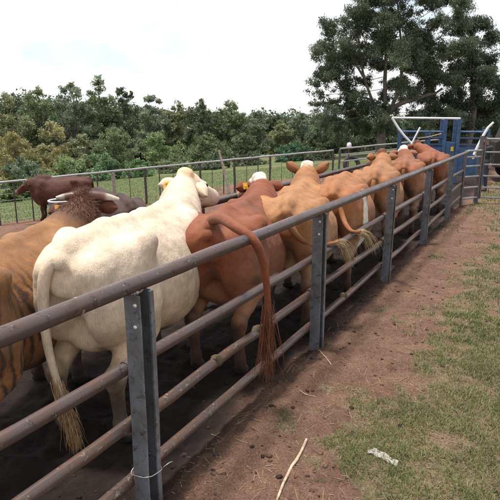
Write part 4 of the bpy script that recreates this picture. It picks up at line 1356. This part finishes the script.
for i, (u, v, d, w, lab, tint) in enumerate(far):
    line_tree(u, v, d, w, lab, tint, 60 + i, nblob=30, base=.22, dens=400, stems=2, gap=.04)
mid = [
    (12, 128, 50, 40, 'yellowish round crowned tree low at the left edge', YO),
    (52, 118, 52, 44, 'rounded yellow olive tree in front of the tall gums', YO),
    (78, 130, 53, 36, 'olive tree right of the rounded yellow one', OL),
    (112, 122, 54, 44, 'dark leafy tree in front of the tallest gum', GR),
    (160, 128, 53, 46, 'mid green tree right of the dark leafy one', LG),
    (205, 132, 52, 44, 'dark bushy tree behind the leaning post', GR),
    (242, 130, 56, 38, 'dark green tree left of the blue green bush', DK)]
for i, (u, v, d, w, lab, tint) in enumerate(mid):
    line_tree(u, v, d, w, lab, tint, 90 + i, nblob=22, base=.16, dens=520, stems=2, group='lower trees in front of the gums', leaf=(.18, .34))
bush = [
    (16, 150, 42, 44, 'grey green bush at the left above the bull', (.16, .21, .135)),
    (62, 152, 41, 44, 'glossy green bush left of the broad leaf thicket', LG),
    (100, 150, 40, 46, 'broad leaved bright bush in the middle of the thicket', (.15, .24, .12)),
    (136, 155, 40, 36, 'broad leaved bush above the pale cow ear', (.14, .23, .105)),
    (172, 152, 42, 42, 'green bush left of the leaning post', GR),
    (214, 153, 42, 40, 'dark green bush right of the leaning post', DK),
    (250, 150, 44, 34, 'low dark bush left of the blue green bush', DK),
    (294, 140, 46, 40, 'blue green round bush above the upright eared cow', (.085, .165, .095)),
    (322, 146, 44, 30, 'dark bush behind the back corner post', DK),
    (6, 170, 27, 34, 'pale green hedge bush left behind the bull', (.10, .14, .05)),
    (36, 170, 29, 44, 'pale green hedge bush directly above the bull', (.10, .14, .045))]
for i, (u, v, d, w, lab, tint) in enumerate(bush):
    x, y = view(u, d)
    line_tree(u, v, d, w, lab, tint, 120 + i, nblob=20, base=.04, dens=800, stems=3, group='bushes in front of the trees', name='bush', cat='bush', leaf=(.12, .26), aspect=.5, trunk_r=.05, droop=.2)

# woodland behind that reads as one mass
rg = np.random.RandomState(5)
blobs = []
for i in range(270):
    u = rg.uniform(-160, 660); d = rg.uniform(82, 100); x, y = view(u, d)
    top = top_z(np.interp(u, [-160, 60, 120, 180, 260, 300, 400, 660], [108, 106, 106, 112, 116, 118, 112, 104]), d)
    g0 = gz(x, y); r = rg.uniform(2.0, 3.6)
    for z in np.arange(g0 + r * .6, top - r * .45, r * .9):
        blobs.append((x + rg.normal() * .8, y + rg.normal() * .8, z, r))
V, F, C = leaf_cloud(blobs, 95, .32, .66, .45, (.09, .12, .066), rg, .3)
tag(link('woodland', mesh_np('woodland', V, F, False, np.clip(C, 0, 1)), M['leaf']), 'dense far woodland behind the tree line', 'woodland', kind='stuff')

# the big gum on the right, with a bent limb
D = 46.0
bx, by = view(384, D); k = D / 527.0; g0 = gz(bx, by)
hz = lambda v: top_z(v, D) - g0
P = lambda u, v, dy=0.0: ((u - 384) * k, dy, hz(v))
tree('big spreading gum tree with a bent pale limb above the crush', bx, by, hz(-34), 150 * k, (.105, .135, .085), 201, nblob=14, base=.45, dens=1250, leaf=(.12, .27), aspect=.28,
     blob_r=1.0, trunk_r=.22, bark='bark', group=None, droop=1.0, limb_p=.22, limb_k=.5,
     extra_blobs=[(*P(u, v, dy), r) for u, v, dy, r in [
         (330, 32, 0, 1.15), (320, 56, .5, 1.0), (342, 52, -1, 1.25), (328, 78, 0, 1.05), (345, 84, 1, 1.15), (316, 88, 0, .75), (336, 104, 0, 1.0), (320, 104, 1, .6), (358, 100, -1, 1.05), (352, 22, 0, 1.1), (368, 6, .5, 1.2), (362, 38, 1.2, 1.2), (372, 60, -1.2, 1.1), (380, 24, 0, 1.2), (392, 0, 0, 1.3), (398, 30, 1, 1.2), (412, 12, -1, 1.2), (408, 48, 0, 1.2), (392, 64, 1.4, 1.0), (424, 34, 0, 1.2), (420, 66, -1, 1.2), (432, 10, 1, 1.1), (404, 82, 1.6, .9), (436, 54, 0, 1.2), (430, 84, 1, 1.1), (416, 98, 2, .9), (366, 82, 2, .9), (345, 120, 2, 1.0), (362, 122, 3, 1.0), (330, 118, 2.5, .9), (444, 28, -1, 1.0), (378, -10, 0, 1.3), (410, -16, 1, 1.3), (436, -8, 0, 1.1), (452, 6, 1, .8), (340, 68, 2, 1.1), (384, 44, 2, 1.1), (400, 108, 3, .9), (424, 112, 3, 1.0), (440, 104, 2, 1.1),
         *[(u_, v_, dy_, r_) for u_, v_, dy_, r_ in zip(np.random.RandomState(8).uniform(322, 446, 115), np.random.RandomState(9).uniform(-18, 128, 115), np.random.RandomState(10).uniform(-2.5, 3.5, 115), np.random.RandomState(12).uniform(.5, 1.1, 115)) if (u_ > 336 or 30 < v_)], (376, 132, 3.5, .9), (400, 128, 4, 1.0), (424, 130, 4, 1.0), (350, 134, 4, .9)]],
     limbs=[([P(384, 150), P(381, 138), P(384, 122), P(390, 110), P(402, 103), P(414, 100), P(424, 96), P(431, 95), P(438, 90)], .27, .08),
            ([P(389, 112), P(396, 92), P(398, 70), P(394, 40), P(388, 5)], .18, .05),
            ([P(384, 124, .3), P(372, 100, .3), P(362, 75, .3), P(356, 45, .2), P(354, 25)], .15, .04),
            ([P(366, 84, .3), P(350, 62), P(338, 44)], .11, .04), ([P(397, 74), P(412, 52), P(424, 36)], .12, .04), ([P(372, 100, .3), P(352, 96), P(334, 88)], .09, .03)])
D = 50.0
bx, by = view(470, D); k = D / 527.0; g0 = gz(bx, by)
hz = lambda v: top_z(v, D) - g0
P = lambda u, v, dy=0.0: ((u - 470) * k, dy, hz(v))
tree('dense dark gum tree at the right edge behind the crush', bx, by, hz(30), 64 * k, (.078, .104, .066), 202, nblob=8, base=.4, dens=1500, leaf=(.13, .28), aspect=.29,
     blob_r=1.0, trunk_r=.3, bark='bark', group=None, droop=1.0, limb_p=.22, limb_k=.5,
     extra_blobs=[(*P(u, v, dy), r) for u, v, dy, r in [
         (452, 40, 0, 1.2), (468, 34, 1, 1.2), (480, 46, 0, 1.1), (446, 60, -1, 1.3), (464, 58, 0, 1.4), (482, 66, 1, 1.2), (456, 82, 0, 1.4), (474, 84, -1, 1.4), (490, 88, 0, 1.1), (450, 102, 1, 1.3), (468, 104, 0, 1.4), (486, 106, 1, 1.3), (440, 118, 1, 1.2), (458, 122, 2, 1.3), (478, 124, 1, 1.3), (498, 118, 2, 1.3), (505, 100, 1, 1.2), (494, 72, 2, .8), (440, 80, 1, 1.1), (430, 70, 2, 1.0), (436, 96, 2, 1.1), (470, 138, 3, 1.2), (450, 138, 3, 1.2), (492, 138, 3, 1.2), (510, 130, 2, 1.4)]])
D = 56.0
line_tree(512, 62, D, 40, 'thin far gum cut by the right edge', (.034, .05, .028), 203, nblob=18, base=.3, dens=500, group=None)
for i, (u, v, w) in enumerate(((345, 112, 50), (392, 112, 60), (440, 108, 60), (492, 104, 60))):
    line_tree(u, v, 58 + i, w, ['dark understorey tree left of the bent limb', 'dark understorey tree behind the bent limb', 'dark understorey tree behind the crush', 'dark understorey tree behind the gate'][i], DK, 210 + i, nblob=24, base=.1, dens=420, stems=2, group='understorey beneath the big gum')
# taller grass tufts beyond the paddock fence
x = -26 + rng.rand(130000) * 40; y = 13 + rng.rand(130000) ** 1.2 * 24
ok = (grass_mask(x, y) > .3) & (SP(x, y)[1] > 4); x, y = x[ok], y[ok]; m = len(x)
tn = rng.rand(m, 1)
Vb, Fb, Cb = blades(x, y, .04 + rng.rand(m) * .09, np.full(m, .007), np.array([.095, .155, .042]) * (.6 + .8 * tn))
tag(link('meadow_grass', mesh_np('meadow_grass', Vb, Fb, False, Cb), M['grass']), 'green meadow grass beyond the paddock fence', 'grass', kind='stuff')
# ------------------------------------------------------------------ small things
mb = MB(); rg = random.Random(4)
pa, pb = (0.42, 3.33), (.16, 2.70)
pts = []
for i in range(9):
    q = i / 8; x = pa[0] + (pb[0] - pa[0]) * q + .010 * math.sin(q * 7); y = pa[1] + (pb[1] - pa[1]) * q
    pts.append((x - pa[0], y - pa[1], float(surf_z(np.array([x]), np.array([y]))[0]) + .010))
mb.tube(pts, [.0085, .0105, .0095, .0115, .010, .0105, .009, .0085, .007], 8)
o = mb.build('stick', M['stick'], None, 'auto'); o.location = (*pa, 0)
tag(o, 'long pale dry stick lying on the dirt near the bottom of the picture', 'stick')
# scrap of whitish plastic film, crumpled
x0, y0 = .93, 3.12
V = []; F = []
nu, nv = 15, 7
for j in range(nv):
    for i in range(nu):
        q = i / (nu - 1); e = (j / (nv - 1) - .5)
        cxx = -.085 + .17 * q; cyy = .075 - .15 * q ** 1.3 + .015 * math.sin(q * 5)
        w = .042 * (.55 + .6 * math.sin(q * 2.6))
        X, Y = cxx + e * w * .8, cyy + e * w * 1.2
        zb = float(surf_z(np.array([x0 + X]), np.array([y0 + Y]))[0])
        V.append((X, Y, zb + .012 + .011 * math.sin(e * 13 + q * 4) + .007 * math.sin(q * 19 + e * 6)))
for j in range(nv - 1):
    for i in range(nu - 1):
        F.append((j * nu + i, j * nu + i + 1, (j + 1) * nu + i + 1, (j + 1) * nu + i))
mb = MB(); mb.add(V, F)
t = NT('plastic_film'); t.set(Base_Color=(.50, .46, .43), Roughness=.3, Alpha=.5); t.bump(t.noise(50, 4), .6, .006); M['film'] = t.m
o = mb.build('plastic_scrap', M['film'], None, True); o.location = (x0, y0, 0)
sm = o.modifiers.new('thick', 'SOLIDIFY'); sm.thickness = .0015
tag(o, 'crumpled scrap of whitish plastic film on the grass', 'litter')
# twig on the ground by the fence and a few pale stones
for i, (s_, p_, L, az) in enumerate(((-.15, -.20, .30, 1.9), (2.6, -1.5, .22, .4), (-.9, -.34, .17, 2.4))):
    x, y = W(s_, p_); pts = []
    for k in range(6):
        q = k / 5; X = math.cos(az) * L * (q - .5); Y = math.sin(az) * L * (q - .5) + .01 * math.sin(q * 6)
        pts.append((X, Y, float(surf_z(np.array([x + X]), np.array([y + Y]))[0]) + .006))
    mb = MB(); mb.tube(pts, [.005, .006, .005, .0055, .004, .003], 6); o = mb.build('twig', M['stick'], None, 'auto'); o.location = (x, y, 0)
    tag(o, ['thin pale twig at the foot of the second post', 'thin twig lying in the grass right of the third post', 'short twig on the dirt between the two nearest posts'][i], 'twig', 'twigs on the ground')

# ------------------------------------------------------------------ person behind the gate
px, py = view(490, 18.6)
pz = gz(px, py)
Fd = Field((-.42, -.55, -.02), (.48, .55, 1.76), .0125)
# facing local +x
for y in (-1, 1):
    Fd.cone((0, y * .10, .92), (.03, y * .11, .50), .098, .066, .05)
    Fd.cone((.03, y * .11, .50), (-.02, y * .12, .10), .064, .044, .03)
    Fd.ell((.05, y * .125, .045), (.135, .05, .045), .03)
    sh = (.0, y * .19, 1.42)
    if y < 0:
        el, ha = (.06, -.27, 1.16), (.26, -.20, 1.10)
    else:
        el, ha = (-.03, .26, 1.15), (.05, .27, .90)
    Fd.cone(sh, el, .062, .046, .05); Fd.cone(el, ha, .045, .030, .02)
    d = unit(np.array(ha) - np.array(el)); hc = np.array(ha) + d * .055
    Fd.ell(hc, (.045, .045, .045), .02)
    sdv = unit(np.cross(d, (0, 0, 1.0) if y < 0 else (1.0, 0, 0)))
    for f, ln in ((-.030, .060), (-.010, .078), (.011, .074), (.031, .056)):
        a_ = hc + d * .03 + sdv * f; m_ = a_ + d * ln * .6; e_ = m_ + d * ln * .3 + np.array([-.01 * (y > 0), 0, -.025 * (y < 0)])
        Fd.cone(a_, m_, .0115, .0105, .004); Fd.cone(m_, e_, .0105, .009, .004)
    th = hc + sdv * .035; Fd.cone(th, th + sdv * .028 + d * .04, .0125, .0105, .006)
Fd.ell((0, 0, .97), (.115, .165, .13), .06); Fd.ell((.0, 0, 1.16), (.115, .155, .20), .06); Fd.ell((.0, 0, 1.36), (.12, .195, .13), .06)
Fd.cone((0, 0, 1.44), (.02, 0, 1.56), .058, .055, .03)
Fd.ell((.03, 0, 1.63), (.092, .074, .112), .02); Fd.ell((.075, 0, 1.575), (.055, .05, .05), .03)
Fd.cone((.118, 0, 1.635), (.134, 0, 1.605), .010, .014, .012)
Fd.ell((.112, 0, 1.566), (.014, .024, .009), .008)
for y in (-1, 1):
    Fd.ell((.02, y * .078, 1.625), (.024, .012, .032), .008); Fd.ell((.108, y * .030, 1.642), (.016, .017, .011), .006, cut=True)
Pp, Fp = Fd.mesh()
c = np.repeat(np.array([[.018, .018, .022]]), len(Pp), 0)
skin = np.array([.30, .16, .11])
isk = (Pp[:, 2] > 1.50) | ((Pp[:, 0] > .20) & (Pp[:, 2] > 1.0) & (Pp[:, 1] < -.1)) | ((Pp[:, 1] > .2) & (Pp[:, 2] < .93) & (Pp[:, 2] > .7))
c[isk] = skin
c[(Pp[:, 2] < .90) & ~isk] = (.030, .033, .045)
c[(Pp[:, 2] < .09)] = (.03, .02, .015)
c[(np.abs(Pp[:, 2] - 1.566) < .006) & (Pp[:, 0] > .10)] = (.22, .08, .06)
person = empty('person', (px, py, pz), math.radians(205))
tag(person, 'person in dark clothes standing behind the steel gate', 'person')
t = NT('cloth_and_skin'); t.set(Base_Color=t.mix(t.attr('Col'), t.ramp(t.noise(14, 4), [(.3, .75), (.7, 1.2)]), .8, 'MULTIPLY'), Roughness=.8); t.bump(t.noise(18, 4), .4, .01); M['person'] = t.m
link('body', mesh_np('body', Pp, Fp, True, c), M['person'], person)
mb = MB()
V = []; rings = []
for i, th_ in enumerate(np.linspace(0.02, 1.75, 8)):
    for k in range(16):
        w = k * math.pi / 8
        fr = max(0, math.cos(w))
        tt = th_ * (1 - .42 * fr)
        rr = 1.07 + .02 * math.sin(k * 3 + i)
        V.append((.022 + .096 * rr * math.sin(tt) * math.cos(w), .079 * rr * math.sin(tt) * math.sin(w), 1.632 + .118 * rr * math.cos(tt)))
Fq = [(i * 16 + k, i * 16 + (k + 1) % 16, (i + 1) * 16 + (k + 1) % 16, (i + 1) * 16 + k) for i in range(7) for k in range(16)]
mb.add(V, [f[::-1] for f in Fq]); mb.c = [(.014, .010, .008)] * len(V)
mb.build('hair', M['hair'], person, True, True)
for y in (-1, 1):
    e = MB(); e.lathe([(.0095 * math.sin(a_) + 1e-4, -.0095 * math.cos(a_)) for a_ in np.linspace(.05, math.pi - .05, 6)], (.100, y * .030, 1.642), 8); e.build('eye', M['eye'], person, True)
